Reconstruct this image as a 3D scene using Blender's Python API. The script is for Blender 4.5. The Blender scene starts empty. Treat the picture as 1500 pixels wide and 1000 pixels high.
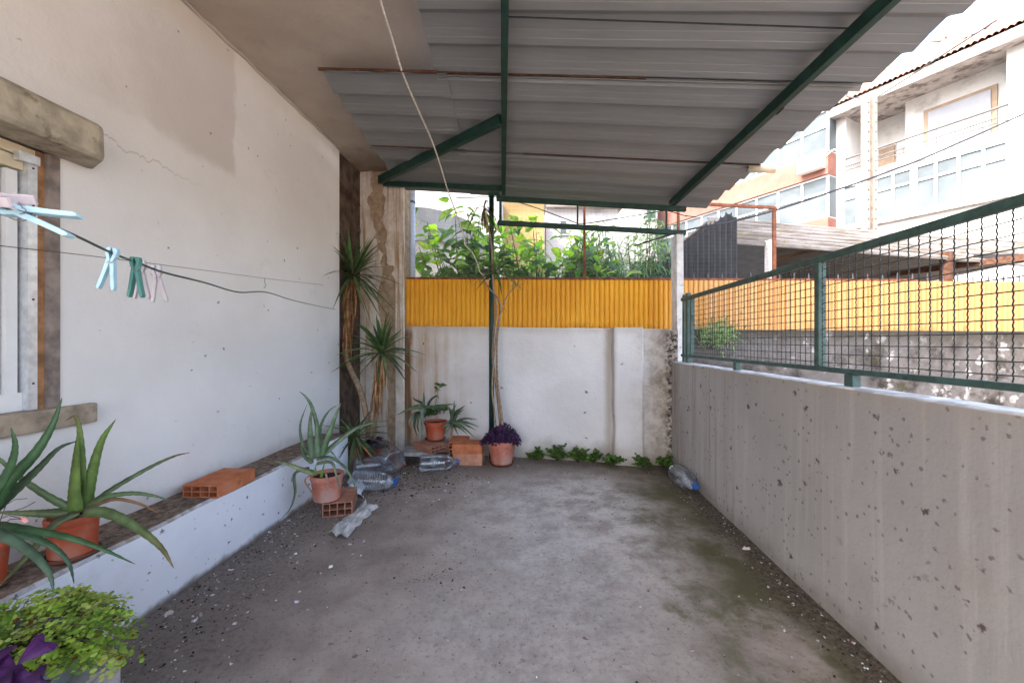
import bpy, math, random
from mathutils import Vector as V, Matrix, noise as mnoise
R = random.Random(7)
S = bpy.context.scene
C = S.collection
F = 583.0; H = 1.25
def P(px, py, Y): return V(((px-750)/F*Y, Y, H-(py-500)/F*Y))
def lerp(a, b, t): return a+(b-a)*t
# ------------------------------------------------------------------ materials
class G:
    def __init__(s, name):
        s.m = bpy.data.materials.new(name); s.m.use_nodes = True
        s.nt = s.m.node_tree; s.nt.nodes.clear()
    def n(s, t, ins=None, **props):
        x = s.nt.nodes.new(t)
        for k, v in props.items(): setattr(x, k, v)
        for k, v in (ins or {}).items(): s.put(x.inputs[k], v)
        return x
    def put(s, sock, v):
        if isinstance(v, bpy.types.NodeSocket): s.nt.links.new(v, sock)
        else:
            if sock.type == 'RGBA' and len(v) == 3: v = (*v, 1)
            sock.default_value = v
    def pos(s): return s.n('ShaderNodeNewGeometry').outputs['Position']
    def obj(s): return s.n('ShaderNodeTexCoord').outputs['Object']
    def sc(s, v, k): return s.n('ShaderNodeVectorMath', {0: v, 1: k}, operation='MULTIPLY').outputs[0]
    def xyz(s, v): o = s.n('ShaderNodeSeparateXYZ', {0: v}).outputs; return o[0], o[1], o[2]
    def ma(s, op, a, b=0.0, c=None, cl=False):
        d = {0: a, 1: b}
        if c is not None: d[2] = c
        return s.n('ShaderNodeMath', d, operation=op, use_clamp=cl).outputs[0]
    def noise(s, v, scale, det=4, rough=.55, dist=0.0):
        return s.n('ShaderNodeTexNoise', {'Vector': v, 'Scale': scale, 'Detail': det, 'Roughness': rough, 'Distortion': dist}).outputs[0]
    def mr(s, x, a, b, lo=0.0, hi=1.0, smooth=True):
        return s.n('ShaderNodeMapRange', {0: x, 1: a, 2: b, 3: lo, 4: hi}, interpolation_type='SMOOTHSTEP' if smooth else 'LINEAR').outputs[0]
    def mix(s, f, a, b, bl='MIX'):
        x = s.n('ShaderNodeMix', data_type='RGBA', blend_type=bl)
        s.put(x.inputs[0], f); s.put(x.inputs[6], a); s.put(x.inputs[7], b)
        return x.outputs[2]
    def warp(s, v, scale, amt):
        c = s.n('ShaderNodeTexNoise', {'Vector': v, 'Scale': scale, 'Detail': 3}).outputs[1]
        d = s.n('ShaderNodeVectorMath', {0: c, 1: (.5, .5, .5)}, operation='SUBTRACT').outputs[0]
        return s.n('ShaderNodeVectorMath', {0: s.sc(d, (amt, amt, amt)), 1: v}, operation='ADD').outputs[0]
    def spots(s, v, scale, rad, dens, soft=.05, wscale=None, wamt=None):
        v = s.warp(v, wscale or scale*3, wamt if wamt is not None else .5/scale)
        x = s.n('ShaderNodeTexVoronoi', {'Vector': v, 'Scale': scale})
        r = s.n('ShaderNodeSeparateColor', {0: x.outputs['Color']}).outputs[0]
        thr = s.mr(r, 1-dens, 1.0, -soft*1.2, rad, False)
        return s.mr(s.ma('SUBTRACT', x.outputs['Distance'], thr), soft, -soft)
    def out(s, col, rough=.85, bump=None, bs=.3, bd=.01, spec=.25, metal=0.0, trans=None, alpha=None, **kw):
        b = s.n('ShaderNodeBsdfPrincipled', {'Base Color': col, 'Roughness': rough, 'Metallic': metal, 'Specular IOR Level': spec})
        if bump is not None:
            bp = s.n('ShaderNodeBump', {'Height': bump, 'Strength': bs, 'Distance': bd})
            s.put(b.inputs['Normal'], bp.outputs[0])
        if alpha is not None: s.put(b.inputs['Alpha'], alpha)
        for k, v in kw.items(): s.put(b.inputs[k.replace('_', ' ')], v)
        o = s.n('ShaderNodeOutputMaterial'); sh = b.outputs[0]
        if trans is not None:
            t = s.n('ShaderNodeBsdfTranslucent', {'Color': trans[1]})
            mx = s.n('ShaderNodeMixShader', {0: trans[0], 1: sh, 2: t.outputs[0]}); sh = mx.outputs[0]
        s.put(o.inputs[0], sh)
        return s.m
def simple(name, c, rough=.7, var=.25, scale=12, bump=.15, spec=.25, metal=0.0, dirt=None, dscale=5, dth=(.52, .7), coords='obj', tint=False, bd=.004, **kw):
    g = G(name); v = g.obj() if coords == 'obj' else g.pos()
    n = g.noise(v, scale, 5)
    dark = tuple(x*(1-var) for x in c); lite = tuple(min(1, x*(1+var)) for x in c)
    col = g.mix(g.mr(n, .3, .7), dark, lite)
    if dirt: col = g.mix(g.ma('MULTIPLY', g.mr(g.noise(v, dscale, 6, .65), *dth), .8), col, dirt)
    if tint: col = g.mix(1.0, col, g.n('ShaderNodeAttribute', attribute_name='tint').outputs[0], 'MULTIPLY')
    return g.out(col, rough, g.noise(v, scale*4, 4), bump, bd, spec, metal, **kw)
def leafmat(name, rough=.45, tr=.35, spec=.3):
    g = G(name); v = g.obj()
    col = g.n('ShaderNodeAttribute', attribute_name='tint').outputs[0]
    n = g.ma('MULTIPLY', g.mr(g.noise(v, 18, 4), .3, .7, .68, 1.25), g.mr(g.spots(v, 60, .16, .3, .08), 0, 1, 1, .72))
    x = g.n('ShaderNodeVectorMath', {0: col, 3: n}, operation='SCALE').outputs[0]
    y = g.mix(1.0, x, (1.3, 1.25, .5), 'MULTIPLY')
    return g.out(x, rough, g.noise(v, 60, 3), .15, .003, spec, trans=(tr, y) if tr else None)
M = {}
def wall_left():
    g = G('whitewashed_plaster'); p = g.pos(); x, y, z = g.xyz(p)
    col = g.mix(g.mr(g.noise(p, 1.3, 5, .6), .3, .7), (.675, .65, .635), (.75, .73, .72))
    w = g.noise(p, 6, 4); w2 = g.ma('MULTIPLY', g.ma('SUBTRACT', w, .5), .14)
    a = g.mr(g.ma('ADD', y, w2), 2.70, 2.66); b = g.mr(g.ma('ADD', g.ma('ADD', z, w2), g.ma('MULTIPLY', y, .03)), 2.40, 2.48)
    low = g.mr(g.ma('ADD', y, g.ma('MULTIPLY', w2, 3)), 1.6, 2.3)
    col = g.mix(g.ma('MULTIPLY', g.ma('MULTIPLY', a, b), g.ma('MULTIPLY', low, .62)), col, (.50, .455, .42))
    # browner towards the ceiling and again close above the ledge
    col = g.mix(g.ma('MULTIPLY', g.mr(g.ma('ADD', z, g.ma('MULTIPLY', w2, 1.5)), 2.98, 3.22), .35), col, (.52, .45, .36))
    col = g.mix(g.ma('MULTIPLY', g.mr(g.ma('ADD', z, g.ma('MULTIPLY', w2, 1.2)), .50, .385), .6), col, (.42, .37, .33))
    col = g.mix(g.ma('MULTIPLY', g.mr(g.noise(p, 3.2, 6, .7), .58, .75), .3), col, (.50, .46, .42))
    col = g.mix(g.ma('MULTIPLY', g.spots(g.sc(p, (0, 1, 1)), 11, .085, .36, .04, 75, .035), .85), col, (.12, .10, .09))
    col = g.mix(g.ma('MULTIPLY', g.spots(g.sc(p, (0, 1, 1)), 2.2, .036, .55, .015, 45, .07), .85), col, (.16, .13, .11))
    ck = g.mr(g.ma('ABSOLUTE', g.ma('SUBTRACT', z, g.ma('ADD', 2.20, g.ma('MULTIPLY', g.ma('SUBTRACT', g.noise(g.sc(p, (0, 1, 0)), 5, 6, .7), .5), .25)))), .006, .001)
    col = g.mix(g.ma('MULTIPLY', g.ma('MULTIPLY', ck, g.mr(y, 2.5, 2.1)), .55), col, (.33, .29, .26))
    return g.out(col, .9, g.ma('ADD', g.noise(p, 60, 5), g.ma('MULTIPLY', g.noise(p, 5, 3), 2.5)), .28, .006, .2)
M['wall_left'] = wall_left()
def ledge_m():
    g = G('ledge_limewash'); p = g.pos(); x, y, z = g.xyz(p)
    col = g.mix(g.mr(g.noise(p, 2, 5), .3, .7), (.68, .70, .74), (.76, .78, .83))  # bluish sky tint mixed into the white base colour
    nz = g.xyz(g.n('ShaderNodeNewGeometry').outputs['Normal'])[2]
    soil = g.mix(g.mr(g.noise(p, 30, 6, .7), .35, .65), (.085, .06, .045), (.27, .205, .155))
    w = g.ma('MULTIPLY', g.ma('SUBTRACT', g.noise(p, 14, 4), .5), .06)
    col = g.mix(g.ma('MULTIPLY', g.spots(g.sc(p, (0, 1, 1)), 19, .17, .5, .06, 75, .035), .9), col, (.10, .09, .085))
    col = g.mix(g.ma('MULTIPLY', g.spots(g.sc(p, (0, 1, 1)), 30, .12, .3, .06, 90, .02), .7), col, (.16, .14, .13))
    col = g.mix(g.mr(g.ma('ADD', z, w), .045, .0), col, (.20, .175, .16))
    col = g.mix(g.ma('MULTIPLY', g.mr(g.noise(p, 2.4, 6, .7), .55, .75), .35), col, (.50, .47, .46))
    col = g.mix(g.mr(g.ma('ADD', nz, g.ma('MULTIPLY', w, 4)), .55, .75), col, soil)
    return g.out(col, .9, g.ma('ADD', g.noise(p, 50, 5), g.ma('MULTIPLY', g.noise(p, 6, 3), 2.0)), .3, .008, .2)
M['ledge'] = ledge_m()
def ceil_m():
    g = G('ceiling_render'); p = g.pos()
    col = g.mix(g.mr(g.noise(p, 1.4, 6, .65), .3, .7), (.36, .305, .26), (.45, .39, .335))
    col = g.mix(g.ma('MULTIPLY', g.mr(g.noise(p, 4, 6, .7), .55, .75), .4), col, (.27, .21, .17))
    x, y, z = g.xyz(p)
    col = g.mix(g.ma('MULTIPLY', g.mr(g.ma('ADD', y, g.noise(p, 5, 4)), 4.5, 5.1), .7), col, (.22, .13, .07))
    return g.out(col, .95, g.noise(p, 45, 6), .3, .006, .15)
M['ceiling'] = ceil_m()
def wall_right():
    g = G('grey_render_wall'); p = g.pos(); x, y, z = g.xyz(p)
    col = g.mix(g.mr(g.noise(p, 1.1, 5), .3, .7), (.37, .35, .335), (.46, .44, .425))
    st = g.noise(g.sc(p, (12, 12, .45)), 1.6, 5, .6)
    band = g.mr(g.noise(g.sc(p, (1, 1, .12)), 1.6, 3), .42, .62)
    far = g.mr(y, 1.5, 2.3)
    col = g.mix(g.ma('MULTIPLY', g.ma('MULTIPLY', g.mr(st, .45, .68), band), g.ma('MULTIPLY', far, .75)), col, (.31, .255, .215))
    col = g.mix(g.ma('MULTIPLY', g.mr(st, .5, .3), .25), col, (.62, .595, .575))
    col = g.mix(g.ma('MULTIPLY', g.mr(g.noise(p, 3, 6, .7), .52, .72), .45), col, (.37, .33, .30))
    f = g.sc(p, (0, 1, 1)); cl = g.mr(g.noise(f, 2.3, 3), .40, .58); s1 = g.ma('MULTIPLY', g.spots(f, 13, .18, .8, .07, 70, .05), cl); s2 = g.spots(f, 5.5, .105, .6, .04, 50, .06); s3 = g.spots(f, 32, .25, .5, .08, 90, .02)
    col = g.mix(g.ma('MULTIPLY', s1, .9), col, (.075, .055, .045))
    col = g.mix(g.ma('MULTIPLY', s2, .9), col, (.085, .06, .05))
    col = g.mix(g.ma('MULTIPLY', s3, .7), col, (.14, .11, .10))
    w = g.ma('MULTIPLY', g.ma('SUBTRACT', g.noise(p, 9, 4), .5), .2)
    col = g.mix(g.ma('MULTIPLY', g.mr(g.ma('ADD', z, w), .16, -.04), .65), col, (.20, .165, .13))
    col = g.mix(g.ma('MULTIPLY', g.mr(g.ma('ADD', z, w), .96, 1.06), .35), col, (.42, .35, .26))
    top = g.mr(z, 1.040, 1.0475)  # top face whitened in the colour as if sunlit
    col = g.mix(top, col, g.mix(g.mr(g.noise(p, 14, 5), .38, .62), (.50, .48, .46), (.85, .84, .83)))
    return g.out(col, .92, g.ma('ADD', g.noise(p, 70, 5), g.ma('MULTIPLY', g.noise(p, 7, 4), 2.5)), .3, .006, .2)
M['wall_right'] = wall_right()
def wall_back():
    g = G('stained_white_wall'); p = g.pos(); x, y, z = g.xyz(p)
    col = g.mix(g.mr(g.noise(p, 1.6, 5), .3, .7), (.66, .64, .64), (.76, .745, .745))
    st = g.noise(g.sc(p, (9, 9, .5)), 1.4, 5, .6)
    w = g.ma('MULTIPLY', g.ma('SUBTRACT', g.noise(p, 4, 5, .65), .5), .8)
    rust = g.mr(g.ma('ADD', x, w), -.35, -1.15)
    col = g.mix(g.ma('MULTIPLY', rust, g.mr(st, .35, .68, .3, .9)), col, (.43, .265, .14))
    strip = g.ma('MULTIPLY', g.mr(g.ma('ADD', x, g.ma('MULTIPLY', w, .12)), -1.13, -1.17), g.mr(g.ma('ADD', x, g.ma('MULTIPLY', w, .12)), -1.36, -1.30))
    col = g.mix(g.ma('MULTIPLY', strip, g.mr(st, .35, .62, .35, .95)), col, (.17, .085, .038))
    col = g.mix(g.ma('MULTIPLY', g.mr(g.ma('ADD', x, g.ma('MULTIPLY', w, .5)), 1.15, 1.55), .9), col, g.mix(g.mr(g.noise(p, 7, 7, .75), .38, .62), (.24, .185, .14), (.52, .46, .40)))
    crack = g.mr(g.ma('ADD', x, g.ma('MULTIPLY', w, .10)), 1.52, 1.585)
    col = g.mix(g.ma('MULTIPLY', crack, g.mr(g.noise(p, 22, 6, .7), .42, .58)), col, (.05, .04, .035))
    col = g.mix(g.ma('MULTIPLY', g.mr(g.ma('ADD', z, g.ma('MULTIPLY', w, .25)), 1.30, 1.41), .5), col, (.50, .44, .37))
    col = g.mix(g.ma('MULTIPLY', g.mr(g.ma('ADD', z, g.ma('MULTIPLY', w, .45)), .26, .0), .8), col, (.29, .245, .19))
    pil_shade = g.mr(g.ma('ABSOLUTE', g.ma('ADD', g.ma('SUBTRACT', x, 1.005), g.ma('MULTIPLY', w, .05))), .075, .0)  # stain set beside the pilaster in place of its shadow
    col = g.mix(g.ma('MULTIPLY', pil_shade, .6), col, (.33, .26, .19))
    col = g.mix(g.ma('MULTIPLY', g.spots(g.sc(p, (1, 0, 1)), 9, .13, .6, .05, 50, .05), .9), col, (.10, .08, .07))
    col = g.mix(g.ma('MULTIPLY', g.spots(g.sc(p, (1, 0, 1)), 26, .12, .35, .07, 90, .02), .7), col, (.2, .16, .13))
    return g.out(col, .92, g.ma('ADD', g.noise(p, 45, 6, .65), g.ma('MULTIPLY', g.noise(p, 6, 4), 2.5)), .5, .010, .2)
M['wall_back'] = wall_back()
def floor_m():
    g = G('patio_concrete'); p = g.pos(); x, y, z = g.xyz(p)
    n1 = g.noise(p, .9, 6, .62); n2 = g.noise(p, 3.5, 7, .7); n3 = g.noise(p, 40, 6, .7)
    w = g.ma('MULTIPLY', g.ma('SUBTRACT', n1, .5), 1.4); w2 = g.ma('MULTIPLY', g.ma('SUBTRACT', n2, .5), .9)
    ww = g.ma('ADD', w, w2)
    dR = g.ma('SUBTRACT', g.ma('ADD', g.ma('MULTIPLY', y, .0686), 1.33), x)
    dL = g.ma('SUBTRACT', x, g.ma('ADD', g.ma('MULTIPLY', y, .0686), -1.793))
    col = g.mix(g.mr(n2, .3, .7), (.225, .185, .16), (.385, .335, .295))
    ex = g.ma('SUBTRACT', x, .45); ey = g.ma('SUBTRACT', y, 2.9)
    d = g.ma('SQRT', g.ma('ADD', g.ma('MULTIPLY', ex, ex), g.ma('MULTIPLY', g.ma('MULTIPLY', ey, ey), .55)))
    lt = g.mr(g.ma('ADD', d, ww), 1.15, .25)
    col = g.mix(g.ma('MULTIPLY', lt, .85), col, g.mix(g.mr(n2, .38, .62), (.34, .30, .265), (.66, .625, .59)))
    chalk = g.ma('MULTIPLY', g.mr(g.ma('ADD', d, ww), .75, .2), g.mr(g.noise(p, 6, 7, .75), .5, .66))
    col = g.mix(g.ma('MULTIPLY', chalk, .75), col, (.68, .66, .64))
    nearc = g.mr(g.ma('ADD', g.ma('ABSOLUTE', g.ma('SUBTRACT', x, .15)), g.ma('ADD', ww, g.ma('MULTIPLY', g.ma('ABSOLUTE', g.ma('SUBTRACT', y, 1.7)), .4))), 1.0, .2)
    col = g.mix(g.ma('MULTIPLY', nearc, .5), col, g.mix(g.mr(g.noise(p, 11, 7, .75), .38, .62), (.33, .31, .295), (.49, .465, .445)))
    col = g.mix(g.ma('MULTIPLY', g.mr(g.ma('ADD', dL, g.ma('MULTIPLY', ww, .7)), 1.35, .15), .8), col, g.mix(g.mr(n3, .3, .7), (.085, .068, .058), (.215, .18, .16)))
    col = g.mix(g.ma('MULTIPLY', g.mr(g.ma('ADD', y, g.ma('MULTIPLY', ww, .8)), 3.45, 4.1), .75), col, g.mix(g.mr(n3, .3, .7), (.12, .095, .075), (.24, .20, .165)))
    moss = g.ma('MULTIPLY', g.mr(g.ma('ADD', dR, g.ma('MULTIPLY', ww, .9)), .75, .2), g.mr(g.noise(p, 2.2, 6, .65), .34, .52))
    col = g.mix(g.ma('MULTIPLY', moss, .9), col, (.085, .085, .033))
    ms2 = g.ma('MULTIPLY', g.mr(g.noise(p, 1.7, 7, .7), .57, .68), g.mr(x, .3, .8))
    col = g.mix(g.ma('MULTIPLY', ms2, .75), col, (.12, .12, .055))
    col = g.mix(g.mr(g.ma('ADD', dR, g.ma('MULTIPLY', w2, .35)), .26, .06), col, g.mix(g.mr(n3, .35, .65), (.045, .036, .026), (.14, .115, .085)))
    dk = g.mr(g.noise(p, 5, 8, .8), .60, .70)
    col = g.mix(g.ma('MULTIPLY', dk, .65), col, (.12, .10, .085))
    col = g.mix(g.ma('MULTIPLY', g.spots(p, 38, .2, .4, .08), .5), col, (.10, .085, .075))
    col = g.mix(g.ma('MULTIPLY', g.spots(p, 16, .16, .35, .06), .75), col, (.08, .065, .055))
    col = g.mix(g.ma('MULTIPLY', g.spots(p, 11, .05, .22, .03), .8), col, (.62, .60, .57))
    col = g.mix(g.mr(n3, .52, .68, 0, .5), col, (.13, .105, .09))
    col = g.mix(g.mr(g.noise(p, 14, 8, .8), .56, .66, 0, .4), col, (.15, .125, .11))
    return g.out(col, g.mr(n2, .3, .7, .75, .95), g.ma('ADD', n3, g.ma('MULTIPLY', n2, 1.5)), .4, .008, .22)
M['floor'] = floor_m()
def stained():
    g = G('lichen_wall'); p = g.pos(); x, y, z = g.xyz(p)
    n = g.noise(p, 5, 7, .72)
    col = g.mix(g.mr(n, .35, .65), (.035, .030, .025), (.17, .15, .135))
    col = g.mix(g.ma('MULTIPLY', g.mr(g.noise(p, 2.2, 5), .45, .62), .7), col, (.15, .137, .13))
    col = g.mix(g.ma('MULTIPLY', g.spots(g.sc(p, (1, 0, 1)), 9, .50, .75, .10, 22, .10), g.mr(g.noise(p, 3.1, 4), .40, .55)), col, (.34, .32, .30))
    w = g.ma('MULTIPLY', g.ma('SUBTRACT', n, .5), .5)
    col = g.mix(g.ma('MULTIPLY', g.mr(g.ma('ADD', z, w), 1.18, 1.36), .85), col, (.05, .043, .03))
    col = g.mix(g.ma('MULTIPLY', g.mr(g.noise(p, 3.3, 6, .7), .58, .68), .6), col, (.06, .056, .022))
    return g.out(col, .95, g.noise(p, 25, 7, .7), .6, .015, .15)
M['stained'] = stained()
def yellow():
    g = G('yellow_sheet_paint'); p = g.pos(); x, y, z = g.xyz(p)
    col = g.mix(g.mr(g.noise(p, 2, 5), .3, .7), (.74, .33, .015), (.84, .42, .025))
    st = g.noise(g.sc(p, (14, 14, .6)), 1.5, 5)
    sh = g.n('ShaderNodeTexWhiteNoise', {1: g.ma('FLOOR', g.ma('DIVIDE', x, .763))}, noise_dimensions='1D').outputs[0]
    col = g.mix(g.mr(sh, 0, 1, 0, .35), col, (.62, .26, .02))
    glare_pale = g.mr(g.ma('ADD', x, g.noise(p, 2, 3)), 2.0, 2.9)  # right end paled in the colour to look brightly lit
    col = g.mix(g.ma('MULTIPLY', glare_pale, .75), col, (.53, .31, .15))
    col = g.mix(g.ma('MULTIPLY', g.mr(st, .52, .72), .4), col, (.50, .21, .02))
    col = g.mix(g.ma('MULTIPLY', g.ma('MULTIPLY', g.mr(z, 1.55, 1.36), g.mr(g.noise(p, 7, 6, .7), .48, .65)), .7), col, (.42, .16, .04))
    col = g.mix(g.ma('MULTIPLY', g.spots(g.sc(p, (1, 0, 1)), 9, .09, .35, .05, 40, .04), .7), col, (.20, .075, .02))
    return g.out(col, .55, g.noise(p, 20, 4), .1, .004, .35)
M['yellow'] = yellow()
def tin():
    g = G('galvanised_sheet'); p = g.pos()
    col = g.mix(g.mr(g.noise(p, 1.2, 5), .3, .7), (.215, .22, .225), (.25, .255, .26))
    st = g.noise(g.sc(p, (.5, 8, 8)), 1.5, 5, .6)
    col = g.mix(g.ma('MULTIPLY', g.mr(st, .45, .75), .22), col, (.19, .18, .165))
    col = g.mix(g.ma('MULTIPLY', g.mr(g.noise(p, 5, 7, .75), .62, .75), .5), col, (.23, .18, .12))
    fine = g.n('ShaderNodeTexWave', {'Vector': p, 'Scale': 9.0, 'Distortion': .6}, bands_direction='Y').outputs[1]
    return g.out(col, .5, g.ma('ADD', g.ma('MULTIPLY', fine, .5), g.noise(p, 3, 3)), .12, .006, .35, metal=.25)
M['tin'] = tin()
def peel():
    g = G('crumbling_mortar'); p = g.pos()
    n = g.noise(p, 18, 8, .72)
    col = g.mix(g.mr(n, .3, .7), (.30, .215, .145), (.52, .40, .29))
    return g.out(col, .95, n, .9, .02, .1)
M['mortar'] = peel()
def plast():
    g = G('flaking_plaster'); p = g.pos(); x, y, z = g.xyz(p)
    col = g.mix(g.mr(g.noise(p, 6, 6, .7), .35, .65), (.56, .49, .42), (.74, .69, .64))
    col = g.mix(g.mr(g.noise(g.sc(p, (12, 12, .7)), 1.5, 5), .5, .68), col, (.40, .26, .15))
    col = g.mix(g.ma('MULTIPLY', g.spots(p, 14, .1, .4, .05), .7), col, (.12, .09, .07))
    return g.out(col, .92, g.noise(p, 30, 6), .5, .01, .15)
M['plaster'] = plast()
M['brown_wall'] = simple('dark_brown_boarding', (.085, .058, .042), .85, .5, 9, .5, dirt=(.16, .11, .075), coords='pos', bd=.01)
M['conc'] = simple('weathered_concrete', (.36, .315, .24), .9, .25, 14, .5, dirt=(.09, .07, .05), dscale=9, dth=(.56, .70), coords='pos', bd=.008)
M['sill'] = simple('weathered_stone', (.33, .265, .20), .9, .25, 14, .4, dirt=(.16, .12, .09), dscale=6, coords='pos', bd=.006)
M['green'] = simple('green_paint', (.010, .040, .031), .5, .3, 15, .2, .4, dirt=(.012, .016, .012), dscale=12, dth=(.55, .7), coords='pos')
M['fencegreen'] = simple('grey_green_paint', (.055, .105, .092), .5, .25, 20, .2, .4, dirt=(.03, .04, .035), dscale=14, coords='pos')
M['darkwire'] = simple('dark_fence_paint', (.030, .034, .034), .55, .3, 20, .1, .4, coords='pos')
M['wirem'] = simple('mesh_wire', (.09, .09, .09), .5, .2, 20, .0, .4, coords='pos')
M['rustred'] = simple('red_oxide_paint', (.22, .075, .035), .75, .35, 18, .3, dirt=(.09, .045, .03), coords='pos')
M['rust'] = simple('rusted_steel', (.085, .040, .024), .85, .4, 18, .3, coords='pos')
M['postwhite'] = simple('peeling_white_paint', (.66, .64, .61), .85, .12, 14, .3, dirt=(.25, .20, .16), dscale=16, dth=(.58, .7), coords='pos')
M['terra'] = simple('terracotta_plastic', (.42, .082, .035), .55, .18, 9, .15, .35, dirt=(.36, .20, .14), dscale=6, dth=(.46, .70))
M['terra_dull'] = simple('faded_terracotta_plastic', (.47, .15, .10), .6, .18, 9, .15, .3, dirt=(.44, .32, .27), dscale=6, dth=(.42, .66))
M['saucer'] = simple('stained_saucer', (.14, .05, .03), .7, .3, 12, .2)
M['soil'] = simple('potting_soil', (.05, .035, .025), .95, .5, 50, .8, .1, bd=.01)
def brickm(nm, c):
    g = G(nm); v = g.obj(); x, y, z = g.xyz(v)
    col = g.mix(g.mr(g.noise(v, 14, 6), .3, .7), tuple(k*.8 for k in c), tuple(min(1, k*1.18) for k in c))
    col = g.mix(g.ma('MULTIPLY', g.mr(g.noise(v, 7, 7, .7), .52, .72), .6), col, (.34, .25, .20))
    col = g.mix(g.ma('MULTIPLY', g.mr(g.noise(v, 18, 5), .6, .72), .6), col, (.12, .06, .04))
    return g.out(col, .92, g.ma('ADD', g.noise(v, 80, 5), g.ma('SINE', g.ma('MULTIPLY', z, 520.0))), .3, .003, .15)
M['brick'] = brickm('clay_brick', (.50, .165, .075))
M['brick_dull'] = brickm('dusty_clay_brick', (.36, .165, .11))
M['brick_pale'] = brickm('pale_clay_brick', (.52, .26, .17))
M['petblue'] = simple('blue_cap_plastic', (.02, .10, .36), .4, .1, 10, 0, .5)
def pet():
    g = G('clear_bottle_plastic'); v = g.obj()
    n = g.noise(v, 8, 5)
    bp = g.n('ShaderNodeBump', {'Height': g.ma('ADD', n, g.noise(v, 30, 3)), 'Strength': .4, 'Distance': .006}).outputs[0]
    fr = g.n('ShaderNodeLayerWeight', {'Blend': .35, 'Normal': bp}).outputs[0]
    tr = g.n('ShaderNodeBsdfTransparent', {'Color': (.86, .89, .93)}).outputs[0]
    gl = g.n('ShaderNodeBsdfGlossy', {'Color': (.95, .97, 1), 'Roughness': .07, 'Normal': bp}).outputs[0]
    di = g.n('ShaderNodeBsdfDiffuse', {'Color': (.42, .42, .43)}).outputs[0]
    m1 = g.n('ShaderNodeMixShader', {0: g.mr(fr, 0, 1, .05, .75, False), 1: tr, 2: gl}).outputs[0]
    m2 = g.n('ShaderNodeMixShader', {0: g.mr(n, .35, .75, .03, .22), 1: m1, 2: di}).outputs[0]
    o = g.n('ShaderNodeOutputMaterial'); g.put(o.inputs[0], m2)
    return g.m
M['pet'] = pet()
M['leaf'] = leafmat('leaf', .45, .35)
M['aloe'] = leafmat('aloe_flesh', .42, 0, .35)
M['thinleaf'] = leafmat('thin_leaf', .5, .5)
M['bark'] = simple('stem_bark', (.30, .215, .15), .9, .3, 30, .5, .1, bd=.006)
M['twig'] = simple('branch_bark', (.11, .085, .06), .9, .3, 25, .4, .1)
M['pvc'] = simple('grey_pipe_plastic', (.62, .65, .72), .45, .06, 6, 0, .4)
M['rope'] = simple('pale_rope', (.56, .51, .44), .8, .2, 60, .4)
M['line'] = simple('green_clothesline_plastic', (.045, .065, .050), .45, .2, 20, .1, .4)
M['thinwire'] = simple('brown_wire', (.10, .06, .045), .6, .3, 40, .1)
M['blackcable'] = simple('black_cable_rubber', (.02, .02, .022), .6, .2, 10, 0)
for k, c in dict(blue=(.36, .55, .65), teal=(.06, .20, .17), mauve=(.46, .40, .42)).items():
    M['peg_'+k] = simple('peg_plastic_'+k, c, .4, .08, 30, .05, .45)
M['spring'] = simple('spring_steel', (.30, .28, .27), .35, .2, 40, 0, .5, metal=.8)
M['white_pvc'] = simple('window_frame_paint', (.70, .69, .68), .5, .06, 8, .05, .4, coords='pos')
M['grey_pvc'] = simple('grey_sash_paint', (.42, .415, .40), .5, .08, 8, .05, .4, coords='pos')
M['alu'] = simple('aluminium_channel', (.62, .64, .66), .38, .15, 30, .05, .5, metal=.6, coords='pos')
M['wood'] = simple('stained_window_wood', (.33, .165, .075), .7, .4, 14, .3, dirt=(.13, .08, .055), dscale=9, coords='pos')
M['oldwood'] = simple('old_grey_wood', (.235, .19, .165), .85, .35, 14, .4, dirt=(.10, .08, .07), coords='pos')
M['cream'] = simple('cream_metal', (.62, .53, .37), .5, .12, 8, .05, .4, coords='pos')
M['cratewood'] = simple('weathered_crate_wood', (.30, .28, .265), .9, .3, 10, .4, dirt=(.10, .085, .08), dscale=12, coords='pos')
M['tub'] = simple('blue_grey_tub_plastic', (.24, .31, .36), .45, .1, 8, .05, .4)
M['glasspane'] = simple('reflecting_window_glass', (.40, .42, .42), .08, .25, 2, 0, .6, coords='pos')
M['sheetplastic'] = simple('torn_grey_sheet', (.40, .40, .39), .5, .25, 20, .3, .4)
M['paper'] = simple('white_scrap_plastic', (.74, .76, .80), .5, .1, 20, .2, .4)
M['concblock'] = simple('grey_trough_concrete', (.33, .32, .315), .9, .2, 20, .4)
M['bwhite'] = simple('dirty_white_render', (.46, .455, .45), .9, .05, 1.2, .1, dirt=(.22, .20, .19), dscale=.9, dth=(.54, .76), coords='pos')  # off-white house render with duller dirt blotches
M['beave'] = simple('mouldy_eave_render', (.30, .275, .26), .9, .2, 2, .2, dirt=(.075, .058, .05), dscale=2.2, dth=(.48, .62), coords='pos')
M['salmon'] = simple('salmon_render', (.21, .092, .072), .9, .1, 2, .1, dirt=(.24, .125, .10), dscale=1.2, coords='pos')
M['pink'] = simple('faded_pink_render', (.27, .115, .10), .9, .15, 2, .1, dirt=(.30, .18, .16), dscale=1.5, coords='pos')
M['bglass'] = simple('far_window_glass', (.085, .105, .118), .45, .25, .8, 0, .12, coords='pos')
M['shutter'] = simple('pale_shutter', (.20, .21, .235), .6, .05, 3, 0, coords='pos')
M['tan'] = simple('tan_stone_trim', (.22, .165, .12), .85, .1, 4, .1, coords='pos')
M['darkglass'] = simple('dark_door_glass', (.10, .11, .13), .2, .2, 3, 0, .5, coords='pos')
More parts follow.
